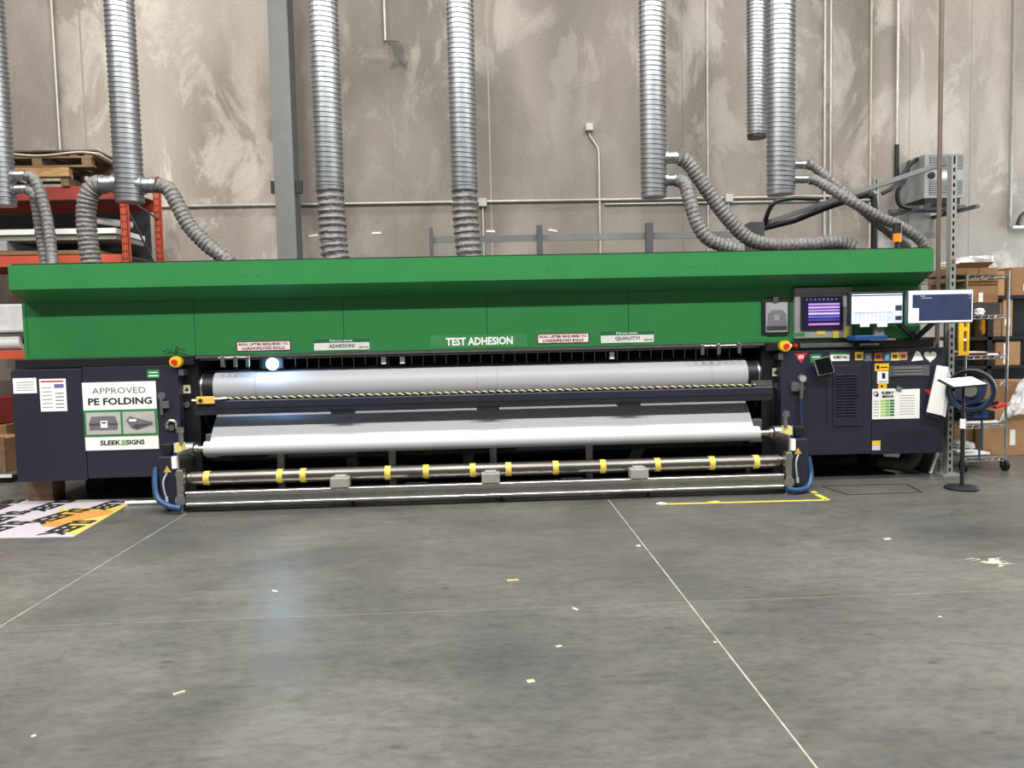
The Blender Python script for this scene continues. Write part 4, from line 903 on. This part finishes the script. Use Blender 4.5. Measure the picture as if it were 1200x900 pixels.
tag(MB().box(ux-2.9, ux-.1, ry1-.02, ry1+.005, 2.75, 3.44).build('shade_sheet', mat('shade_charcoal', (62, 64, 68), .6)), 'charcoal sheet added as shade at the back of the middle rack shelf', 'board')  # added dark sheet, stands in for the shade on the wall behind the shelf
# lower shelf left of the printer
tag(MB().box(ux-2.6, ux-.5, ry0-.03, ry1-.2, 1.75, 2.12).build('wrapped_bundle', mat('wrap_white', (220, 220, 222), .35), bevel=.03), 'white wrapped bundle on the lower rack shelf left of the hood', 'bundle')
ra = at(9, 403, ry0-.1); ro = thing('paper_roll', 'white paper roll lying on the lower rack shelf', 'roll', (ra.x, ry0, 1.52))
MB().cyl((ra.x-.9, ry0+.16, 1.635), (ra.x+.06, ry0+.16, 1.635), .115, 24).build('roll', PAPER, ro, smooth=True); MB().cyl((ra.x+.05, ry0+.16, 1.635), (ra.x+.075, ry0+.16, 1.635), .05, 14).build('core_hole', BLACK, ro)
for i, (x0, x1, z0, z1, mm, lb) in enumerate(((-6.9, -6.2, .02, .55, CARD, 'brown carton on the floor under the rack'), (-6.9, -6.3, .56, .9, RED_D, 'dark red carton stacked on the brown floor carton'))):
    bx_ = thing('storage_box', lb, 'box', ((x0+x1)/2, 10.3, z0))
    MB().box(x0, x1, 10.1, 10.7, z0, z1).build('carton', mm, bx_, bevel=.006); MB().box(x0+.2, x0+.4, 10.096, 10.1, z0+.1, z0+.25).build('paper_label', PAPER, bx_)
tx = at(8, 556, 8.9)
tb2 = thing('low_table', 'low grey table with pale edge at the left picture edge', 'table', (tx.x-.6, 9.2, 0))
zt = tx.z
MB().box(tx.x-1.3, tx.x+.06, 8.9, 9.6, zt-.02, zt).build('table_top', GREYD, tb2); MB().box(tx.x-1.3, tx.x+.06, 8.885, 8.9, zt-.035, zt).build('edge', PAPER, tb2)
for xx in (tx.x-1.25, tx.x-.0):
    for yy in (8.95, 9.52): MB().box(xx, xx+.04, yy, yy+.04, 0, zt-.02).build('leg', BLACK, tb2)
c8 = at(3, 520, 9.1); b8 = thing('beige_crate', 'beige slatted crate standing on the low table', 'crate', (c8.x-.3, 9.2, zt))
for k in range(5): MB().box(c8.x-.7+k*.16, c8.x-.7+k*.16+.14, 9.0, 9.02, zt, zt+.42).build('slat', WOOD_D, b8)
MB().box(c8.x-.7, c8.x+.08, 9.02, 9.5, zt, zt+.40).build('body', CARD, b8)
# ================================================================== right side: stand, reel, cart, boxes
p = fl(1127, 573); st = thing('pole_stand', 'black round-based stand holding a tilted clipboard', 'stand', (p.x, p.y, 0))
MB().tube([(p.x, p.y, 0), (p.x, p.y, .02), (p.x, p.y, .03), (p.x, p.y, .035)], [.15, .15, .135, .03], 32).build('round_base', BLACK, st, smooth=True)
zt = at(1127, 502, p.y).z
MB().cyl((p.x, p.y, .03), (p.x, p.y, zt), .018, 14).build('pole', BLACK, st, smooth=True)
MB().cyl((p.x, p.y, zt), (p.x, p.y, zt+.09), .026, 14).build('white_sleeve', PAPER, st, smooth=True)
zc_ = at(1127, 452, p.y).z
MB().cyl((p.x, p.y, zt+.09), (p.x, p.y, zc_), .014, 12).build('upper_pole', BLACK, st, smooth=True)
cbx = thing('clipboard', 'white paper on a tilted black clipboard on top of the stand', 'clipboard', (p.x-.02, p.y, zc_))
rot = Matrix.Rotation(-.06, 3, 'Y') @ Matrix.Rotation(math.radians(15), 3, 'X')
cc = Vector((p.x-.01, p.y, zc_+.03))
MB().obox(cc, (.345, .24, .012), rot).build('board', BLACK, cbx); MB().obox(cc+rot@Vector((.005, -.0, .009)), (.31, .215, .004), rot).build('paper', PAPER, cbx)
# white board hanging on the post
cb = [at(1099, 428, 7.53), at(1111, 430, 7.53), at(1104, 487, 7.53), at(1087, 483, 7.53)]
wbd = tag(MB().prism([(v.x, v.z) for v in cb], 7.53, 7.55, 'y').build('white_board', PAPER), 'tilted white board hung on the slotted post', 'board')
cb2 = [at(1111, 430, 7.525), at(1115, 442, 7.525), at(1108, 489, 7.525), at(1104, 487, 7.525)]
MB().prism([(v.x, v.z) for v in cb2], 7.525, 7.545, 'y').build('folded_flap', mat('paper_shade', (214, 214, 218), .6), wbd)
e0, e1 = at(1086, 486, 7.53), at(1107, 492, 7.53); MB().bar(e0, e1, .02, .015).build('lower_bar', BLACK, wbd)
# leaning framed panel
a = at(1108, 497, 7.8); b_ = Vector((at(1088, 556, 7.8).x, 7.8, 0))
ln = thing('leaning_panel', 'dark panel with white edge leaning against right cabinet', 'panel', b_)
dv = Vector((0, .62, 0)); tk = Vector((.022, 0, 0))
MB().add([b_, b_+dv, a+dv, a, b_+tk, b_+dv+tk, a+dv+tk, a+tk],
         [(0, 1, 2, 3), (7, 6, 5, 4), (0, 4, 5, 1), (1, 5, 6, 2), (2, 6, 7, 3), (3, 7, 4, 0)]).build('panel_face', mat('brown_grey_panel', (86, 80, 78), .6), ln)
MB().bar(b_+Vector((.01, -.012, 0.01)), a+Vector((.01, -.012, 0)), .02, .03, (0, 1, 0)).build('white_edge', PAPER, ln)
# blue hose reel
rcx = at(1138, 457, 7.45); rl = thing('hose_reel', 'blue cable reel mounted on the slotted post', 'hose reel', (rcx.x, 7.45, rcx.z-.2))
axd = Vector((-.6, -.8, 0)).normalized()
for s_, r_ in ((-.09, .2), (.09, .205)):
    c_ = Vector((rcx.x, 7.45, rcx.z))+axd*s_
    P = []; u_ = axd.cross(Vector((0, 0, 1))).normalized()
    MB().tube([c_+(u_*math.cos(a)+Vector((0, 0, 1))*math.sin(a))*r_ for a in [i*math.pi/20 for i in range(41)]], .016, 8).build('rim', BLACK, rl, smooth=True)
    MB().cyl(c_-axd*.004, c_+axd*.004, r_*.66, 32).build('side_disc', mat('reel_navy', (30, 44, 70), .4), rl, smooth=True)
for k in range(6):
    c_ = Vector((rcx.x, 7.45, rcx.z))+axd*(-.065+.026*k)
    MB().tube([c_+(u_*math.cos(a)+Vector((0, 0, 1))*math.sin(a))*.185 for a in [i*math.pi/20 for i in range(41)]], .014, 8).build('hose_turn', BLUE_D, rl, smooth=True)
c_ = Vector((rcx.x, 7.45, rcx.z)); MB().cyl(c_+axd*.09, c_+axd*.14, .06, 18).build('hub', ALU, rl, smooth=True)
MB().bar(c_-axd*.12, Vector((sx, 7.69, rcx.z)), .03, .05).build('mount_arm', BLACK, rl)
MB().bar(c_-axd*.12+Vector((0, 0, -.02)), c_+axd*.12+Vector((.1, 0, -.24)), .05, .02).box(c_.x-.02, c_.x+.12, 7.36, 7.44, c_.z-.27, c_.z-.21).build('guide_arm', BLUE, rl)
MB().tube(spline([c_+Vector((.08, -.05, -.25)), c_+Vector((.085, -.05, -.45)), c_+Vector((.07, -.04, -.6)), c_+Vector((.08, -.03, -.72))]), .01, 8).build('hanging_hose', BLUE_D, rl, smooth=True)
# wire shelf cart
cx0, cx1, cy0, cy1 = 5.13, 5.585, 7.85, 8.8
CHR = mat('chrome_wire', (196, 196, 194), .25, 1, var=.05)
ct = thing('wire_shelf_cart', 'chrome wire shelving cart on casters right of the slotted post', 'cart', ((cx0+cx1)/2, 8.3, 0))
for x in (cx0, cx1):
    for y in (cy0, cy1):
        MB().cyl((x, y, .13), (x, y, 2.13), .0125, 12).build('post', CHR, ct, smooth=True)
        cs = MB().tube([(x-.018, y, .062), (x-.016, y, .062), (x+.016, y, .062), (x+.018, y, .062)], [.05, .062, .062, .05], 20).build('caster', RUBBER, ct, smooth=True)
        MB().box(x-.026, x+.026, y-.02, y+.03, .10, .135).box(x-.028, x-.022, y-.015, y+.015, .06, .135).box(x+.022, x+.028, y-.015, y+.015, .06, .135).build('caster_fork', ALU, cs)
SH = (2.09, 1.665, 1.24, .955, .50, .145)
wire = None
for z in SH:
    sh = MB()
    for x0, x1, y0, y1 in ((cx0, cx1, cy0, cy0), (cx0, cx1, cy1, cy1), (cx0, cx0, cy0, cy1), (cx1, cx1, cy0, cy1)):
        sh.cyl((x0, y0, z), (x1, y1, z), .005, 6); sh.cyl((x0, y0, z-.035), (x1, y1, z-.035), .005, 6)
    n = 12
    zig = [(cx0+(cx1-cx0)*i/n, cy0, z if i % 2 else z-.035) for i in range(n+1)]; sh.tube(zig, .004, 6)
    sh = sh.build('shelf', CHR, ct)
    w_ = MB()
    for i in range(14): w_.cyl((cx0+(cx1-cx0)*(i+.5)/14, cy0, z+.004), (cx0+(cx1-cx0)*(i+.5)/14, cy1, z+.004), .003, 5)
    w_.build('wire_deck', CHR, sh)
def carton(label, x0, x1, y0, y1, z0, z1, m_=CARD, lab=None, open_=False, cat='box', name='cardboard_box'):
    t = thing(name, label, cat, ((x0+x1)/2, (y0+y1)/2, z0))
    b = MB().box(x0, x1, y0, y1, z0, z1).build('carton', m_, t, bevel=.004)
    MB().box(x0+(x1-x0)*.44, x0+(x1-x0)*.56, y0-.0015, y1, z1, z1+.0015).build('packing_tape', CARD2, t)
    if lab: MB().box(x0+(x1-x0)*lab[0], x0+(x1-x0)*lab[1], y0-.003, y0, z0+(z1-z0)*lab[2], z0+(z1-z0)*lab[3]).build('paper_label', PAPER, t)
    if open_:
        MB().bar((x0+.01, y0, z1), (x0+.04, y0-.02, z1+.09), (y1-y0)*.9, .004, (0, 0, 1)).build('flap', CARD2, t)
        MB().add([(x0, y0, z1), (x1, y0, z1), (x1+.03, y0-.06, z1+.055), (x0+.07, y0-.06, z1+.055), (x0, y0+.005, z1), (x1, y0+.005, z1), (x1+.03, y0-.055, z1+.055), (x0+.07, y0-.055, z1+.055)], [(0, 1, 2, 3), (7, 6, 5, 4), (0, 4, 5, 1), (1, 5, 6, 2), (2, 6, 7, 3), (3, 7, 4, 0)]).build('flap', CARD2, t)
    return t
SHT = .01
carton('low tray box with raised flap on the cart top shelf', cx0-.15, cx0+.26, 7.9, 8.5, 2.09+SHT, 2.17, CARD, None, True)
MBp = at(1140, 308, 7.95)
# crumpled clear plastic packs on top
def lump(name, label, c_, sz, material, cat, seed, group=None):
    rnd = random.Random(seed); vs = []; fs = []; n, mm = 14, 8
    for i in range(mm+1):
        th = math.pi*i/mm
        for j in range(n):
            ph = 2*math.pi*j/n; k = 1+rnd.uniform(-.16, .16)
            sg = lambda v: math.copysign(abs(v)**.55, v)
            vs.append((c_[0]+sz[0]*sg(math.sin(th)*math.cos(ph))*k/2, c_[1]+sz[1]*sg(math.sin(th)*math.sin(ph))*k/2, max(c_[2], c_[2]+sz[2]*(.5+.5*sg(math.cos(th))*k))))
    for i in range(mm):
        for j in range(n): fs.append((i*n+j, i*n+(j+1) % n, (i+1)*n+(j+1) % n, (i+1)*n+j))
    return tag(MB().add(vs, fs).build(name, material), label, cat, group)
MILK = mat('milky_plastic', (222, 218, 212), .35, var=.12, scale=16)
lump('plastic_wrap', 'crumpled pale plastic pack left on the cart top', (cx0+.06, 8.15, 2.17), (.24, .3, .09), MILK, 'plastic', 3)
carton('brown flap box at the middle of the cart top', cx0+.16, cx0+.36, 7.88, 8.6, 2.1, 2.17, CARD, None)
b = lump('plastic_bag', 'cloudy plastic bag standing at the right of cart top', (cx1-.1, 8.3, 2.1), (.3, .5, .22), PLASTIC, 'bag', 5)
carton('white-labelled brown box on the cart second level', cx0+.06, cx1-.06, 7.92, 8.6, 1.80, 2.04, CARD, (.36, .5, .05, .45))
carton('flat brown box under the labelled box on cart', cx0+.04, cx1-.05, 7.9, 8.6, 1.675, 1.795, mat('dark_card', (52, 48, 48), .7))
lump('tape_roll_pile', 'small white twisted tape piece on the cart', (at(1147, 363, 7.9).x, 7.9, 1.672), (.1, .09, .07), PAPER, 'tape', 8)
yb = at(1128, 398, 7.84); t = thing('spirit_level', 'yellow level standing upright against the cart post', 'level', (yb.x, 7.84, yb.z))
zt = at(1128, 355, 7.82).z
MB().box(yb.x-.06, yb.x-.005, 7.81, 7.835, 1.25, zt).box(yb.x+.03, yb.x+.055, 7.81, 7.835, 1.25, zt).box(yb.x-.005, yb.x+.03, 7.81, 7.835, 1.25, 1.29).box(yb.x-.005, yb.x+.03, 7.81, 7.835, zt-.04, zt).box(yb.x-.005, yb.x+.03, 7.81, 7.835, (zt+1.25)/2-.02, (zt+1.25)/2+.02).build('frame', YEL, t, bevel=.002)
MB().box(yb.x-.003, yb.x+.028, 7.815, 7.83, 1.40, 1.425).build('vial', PAPER, t)
t = thing('dark_binder', 'maroon binder stack with white label on cart shelf', 'binder', (5.36, 8.2, 1.25))
MB().box(cx0+.05, cx1-.06, 7.87, 8.6, 1.25, 1.272).build('cover', mat('maroon', (78, 40, 48), .5), t); MB().box(5.38, 5.5, 7.866, 7.87, 1.235, 1.262).build('paper_label', PAPER, t); MB().box(cx0+.04, cx1-.2, 7.88, 8.5, 1.272, 1.28).build('top_paper', PAPER, t)
for i, (z, mm, x0, x1, lb) in enumerate(((.51, PAPER, .0, .40, 'white folded papers on the cart shelf under the reel'), (.545, BLACK, -.02, .36, 'black tool case on the papers below the reel'))):
    tag(MB().box(cx0+x0, cx0+x1, 7.88, 8.5, z, z+(.03 if i == 0 else .1)).build(('paper_stack', 'tool_case')[i], mm, bevel=.008), lb, ('paper', 'case')[i])
lump('black_bag', 'black and red bag slumped on the tool case', (cx0+.22, 8.1, .65), (.46, .4, .11), mat('bag_black', (26, 26, 28), .6), 'bag', 11)
tag(MB().obox((cx1-.06, 7.86, .70), (.12, .05, .035), Matrix.Rotation(-.3, 3, 'Y')).build('red_strap', REDP, bevel=.008), 'red strap hanging over the front of black bag', 'strap')
for i, (zz, x0, x1) in enumerate(((.155, .02, .36), (.19, .0, .2))):
    tag(MB().obox((cx0+(x0+x1)/2, 8.1, zz+.015), (x1-x0, .3, .025), Matrix.Rotation(.06*(1-2*i), 3, 'Z')).build('white_slab', PAPER, bevel=.003), ('long white slab on the lowest cart shelf', 'short white slab on top of the long one on cart')[i], 'slab')
lump('white_bundle', 'white crumpled bundle on the lowest cart shelf', (cx0+.14, 8.1, .222), (.2, .25, .07), PAPER, 'bundle', 21)
# black storage rack with boxes further back
bx0, bx1, by0, by1 = at(1118, 400, 9.4).x, at(1290, 400, 9.4).x, 9.4, 10.3
br_ = thing('black_storage_rack', 'black storage rack full of cartons behind the wire cart', 'rack', ((bx0+bx1)/2, 9.8, 0))
xm = at(1160, 400, 9.4).x
for x in (bx0, xm, bx1):
    for y in (by0, by1-.05): MB().box(x-.03, x+.03, y, y+.05, 0, 2.3).build('upright', BLACK, br_)
SZ = [at(1185, y, by0).z for y in (492, 428, 394, 346)]
for z in SZ: MB().box(bx0, bx1, by0, by1, z-.04, z).build('shelf', BLACK, br_)
MB().box(bx0+.03, xm-.03, by0+.25, by0+.27, .02, SZ[3]-.04).build('dark_sheet', BLACK, br_)
MB().box(xm+.03, bx1, by1-.08, by1-.06, .02, SZ[3]-.04).build('dark_sheet', BLACK, br_)
def rbox(label, px0, px1, zi, pyt, m_=CARD, lab=None, y=9.42, d=.6):
    z0 = SZ[zi] if zi is not None else 0; z1 = at((px0+px1)/2, pyt, y).z
    x0 = at(px0, 400, y).x; x1 = at(px1, 400, y).x
    return carton(label, x0, x1, y, y+d, z0, z1, m_, lab)
rbox('tall carton with two white labels at the right edge, top of black rack', 1184, 1215, 3, 313, CARD, (.45, .75, .15, .4))
rbox('open-topped carton on black rack behind the wire cart', 1150, 1176, 3, 318, CARD2)
rbox('brown carton at left on top of black rack', 1119, 1147, 3, 316, CARD)
rbox('narrow carton standing on the black rack third shelf', 1175, 1186, 2, 350, CARD2, (.2, .7, .3, .5))
rbox('small brown carton beside the narrow one on black rack', 1164, 1173, 2, 355, WOOD_D)
lump('yellow_bag', 'yellow bag lying on the black rack lower shelf', (at(1169, 392, 9.4).x, 9.55, SZ[2]), (.17, .2, .22), mat('bag_yellow', (228, 160, 36), .5), 'bag', 31)
rbox('wide carton under the yellow bag on black rack', 1167, 1180, 1, 401, CARD, (.72, .85, .05, .95))
rbox('dark tan carton at the right under the yellow bag', 1182, 1196, 1, 400, CARD2)
# big wrapped carton and long flat carton on the floor
q = fl(1150, 520, 0)
def fbox(label, px0, px1, pyb, pyt, Y, d, m_, lab=None, z0=0):
    x0 = at(px0, pyb, Y).x; x1 = at(px1, pyb, Y).x; return carton(label, x0, x1, Y, Y+d, z0, at((px0+px1)/2, pyt, Y).z, m_, lab)
fbox('long flat carton lying on the floor behind the cart', 1118, 1173, 525, 496, 8.95, .3, CARD)
fbox('large brown carton stacked behind the cart at the right edge', 1152, 1230, 512, 473, 8.75, .15, CARD2, (.4, .48, .2, .5))
t1 = fbox('big carton behind the blue reel under plastic film', 1130, 1215, 480, 447, 9.0, .38, CARD, z0=.56)
# clear film draped from the cartons to the floor
m = MB(); n = 16; vs = []; fs = []; rnd = random.Random(4)
A0, A1, B0, B1 = at(1168, 497, 8.66), at(1225, 470, 8.66), at(1197, 445, 8.9), at(1230, 440, 8.9)
for i in range(n+1):
    for j in range(9):
        u, v = i/n, j/8; p_ = A0.lerp(A1, u).lerp(B0.lerp(B1, u), v); p_ = p_+Vector((rnd.uniform(-.02, .02), rnd.uniform(-.03, .03), .03*math.sin(u*9)+rnd.uniform(-.015, .015))); vs.append(p_)
for i in range(n):
    for j in range(8): fs.append((i*9+j, (i+1)*9+j, (i+1)*9+j+1, i*9+j+1))
o = m.add(vs, fs).build('plastic_film', PLASTIC, smooth=True); o.modifiers.new('s', 'SOLIDIFY').thickness = .004; tag(o, 'clear crumpled plastic film draped over the right-hand cartons', 'plastic')
p = fl(1193, 517); t = thing('pallet_jack', 'yellow pallet truck foot at the right picture edge', 'pallet truck', (p.x, p.y, 0))
MB().box(p.x-.12, p.x+.9, p.y, p.y+.16, .05, .09).prism([(p.x-.12, .05), (p.x+.1, .05), (p.x+.1, .2), (p.x+.02, .14)], p.y, p.y+.16, 'y').build('fork', YEL, t, bevel=.006); MB().cyl((p.x, p.y+.03, .035), (p.x, p.y+.13, .035), .035, 14).build('wheel', RUBBER, t)
# grey coiled duct hose and dark bits below right cabinet
hs = hp((1030, 545, 8.0), (1048, 551, 7.9), (1064, 546, 7.85), (1073, 532, 7.85), (1074, 522, 7.9))
hs = [Vector((v.x, v.y, max(.1, v.z))) for v in hs]
o = hose('ribbed dark hose coiled under the right cabinet', hs, .075, .03, 'floor_hose'); o.data.materials[0] = mat('dark_hose', (70, 68, 66), .6, var=.2)
m = MB(); tag(MB().tube(spline([fl(955, 556), fl(975, 548), fl(1000, 552), fl(1030, 553), fl(1048, 556)], .05), .02, 8).build('floor_cable', BLACK, smooth=True), 'black cable lying under the right cabinet', 'cable')
for x0, x1 in ((-4.3, -4.1), (-3.4, -3.2), (3.3, 3.5), (4.3, 4.5)): MB().box(x0, x1, 8.3, 8.5, 0, .26).build('support_leg', BLACK, printer)
MB().box(-4.4, -3.1, 8.9, 8.95, 0, .24).build('skirt', BLACK, printer); MB().box(3.2, 4.6, 8.9, 8.95, 0, .27).build('skirt', BLACK, printer)
MB().box(-2.95, 3.0, 8.5, 8.55, 0, .12).build('skirt', BLACK, printer)
R0 = fl(32, 583); R1 = fl(57, 587)
tag(MB().box(-4.61, -4.36, 7.78, 8.02, .0, .238).build('wooden_block', WOOD_D, bevel=.006), 'squat wooden block propping the left cabinet', 'block')
p0, p1 = fl(157, 587), fl(186, 588); tag(MB().cyl((p0.x, 7.48, .02), (p1.x+.1, 7.48, .02), .018, 12).build('white_tube', PAPER, smooth=True), 'short white tube on the floor by the left winder tower', 'tube')
# dark hatch outline on the floor, yellow tape corner
hc = [fl(963, 570), fl(994, 580), fl(1080, 577), fl(1062, 567)]
hm = MB()
for a, b_ in zip(hc, hc[1:]+hc[:1]): hm.bar(a+Vector((0, 0, .001)), b_+Vector((0, 0, .001)), .018, .002)
tag(hm.build('floor_hatch_frame', BLACK), 'thin dark rectangular outline set in the floor right of the yellow tape', 'floor mark')
YT = thing('floor_tape', 'yellow tape corner stuck on the floor in front of the right tower', 'tape', fl(870, 588))
def tape(a, b_, w_): MB().bar(a+Vector((0, 0, .0015)), b_+Vector((0, 0, .0015)), w_, .002).build('tape_strip', YTAPE, YT)
tape(fl(775, 591), fl(970, 586), .045); tape(fl(970, 586), fl(957, 579.5), .055); tape(fl(955.5, 578), fl(951, 575.5), .055)
p = fl(838, 589); MB().obox((p.x, p.y, .004), (.1, .09, .003), Matrix.Rotation(.3, 3, 'Z')).build('tape_scrap', YTAPE, YT)
p = fl(775, 590.5); MB().obox((p.x, p.y, .004), (.08, .07, .003), Matrix.Rotation(.8, 3, 'Z')).build('tape_scrap', PAPER, YT)
# small litter on the floor
def chip(px, py, w_, l_, rz, m_, label, name='paper_scrap', th=.004):
    p = fl(px, py); tag(MB().obox((p.x, p.y, th/2+.0005), (l_, w_, th), Matrix.Rotation(rz, 3, 'Z')).build(name, m_), label, 'litter', 'litter on the floor')
chip(601, 681, .018, .075, .1, mat('splinter', (206, 176, 110), .6), 'pale wood splinter on the floor near the centre', 'wood_splinter', .008)
chip(210, 814, .012, .05, .6, mat('bolt_pale', (190, 188, 150), .5), 'tiny pale bolt-like scrap on the floor at lower left', 'metal_scrap', .01)
chip(322, 693, .012, .04, -.5, PAPER, 'white paper fleck on the floor left of centre')
chip(748, 640, .02, .03, .4, PAPER, 'white paper fleck near the right floor joint')
chip(655, 758, .02, .03, .4, mat('tan_chip', (180, 166, 130), .6), 'tan chip on the floor below the centre')
chip(622, 799, .03, .035, .2, mat('tan_chip', (180, 166, 130), .6), 'larger tan chip on the floor left of the joint')
chip(1040, 632, .02, .05, .2, PAPER, 'white fleck on the floor at right before the pale patch')
chip(674, 714, .01, .04, -.9, PAPER, 'thin white shred on the floor right of centre')
# printed banner lying on the floor at the left
bq = [fl(-60, 632), fl(86, 629.5), fl(160, 586), fl(20, 586)]
bn = tag(MB().add([v+Vector((0, 0, .0005)) for v in bq]+[v+Vector((0, 0, .003)) for v in bq], [(3, 2, 1, 0), (4, 5, 6, 7), (0, 1, 5, 4), (1, 2, 6, 5), (2, 3, 7, 6), (3, 0, 4, 7)]).build('printed_banner', mat('banner_white', (176, 170, 176), .5, var=.04, scale=3)), 'white and yellow printed banner lying on the floor under left cabinet', 'banner')
def onf(poly, material, name, z=.0034):
    vs = [fl(a, b_)+Vector((0, 0, z)) for a, b_ in poly]; n = len(vs)
    return MB().add(vs+[v+Vector((0, 0, .0004)) for v in vs], [tuple(range(n-1, -1, -1)), tuple(range(n, 2*n))]+[(i, (i+1) % n, (i+1) % n+n, i+n) for i in range(n)]).build(name, material, bn)
YP = mat('print_yellow', (196, 172, 84), .5, var=.1, scale=5); OP = mat('print_orange', (186, 134, 66), .5, var=.12, scale=6)
onf([(69, 597), (128, 594), (150, 592), (112, 614), (88, 628), (76, 624), (80, 616), (64, 611)], YP, 'yellow_print')
onf([(46, 612), (62, 607), (84, 600), (104, 599), (134, 598), (130, 603), (100, 609), (78, 616), (62, 618), (50, 617)], OP, 'orange_print', .0042)
def ftxt(s, a, b_, hgt):
    # a = baseline start, b_ = baseline end (pixels); hgt = letter height along the floor
    A, B = fl(*a), fl(*b_); d = (B-A); nrm = Vector((-d.y, d.x, 0)).normalized()*hgt
    txt(s, 0, 0, 0, 0, 0, INK, bn, .045, fn=lambda u, v: tuple(A+d*(1-u)+nrm*(1-v)+Vector((0, 0, .0056))))
for (a, b_) in (((-18, 605), (34, 585.5)), ((-16, 619), (40, 599)), ((-20, 633-3), (40, 611.5)), ((50, 600.5), (92, 586.5)), ((47, 616), (110, 597)), ((72, 628), (117, 610)), ((122, 599), (156, 587))):
    ftxt('SLEEK', a, b_, .23)
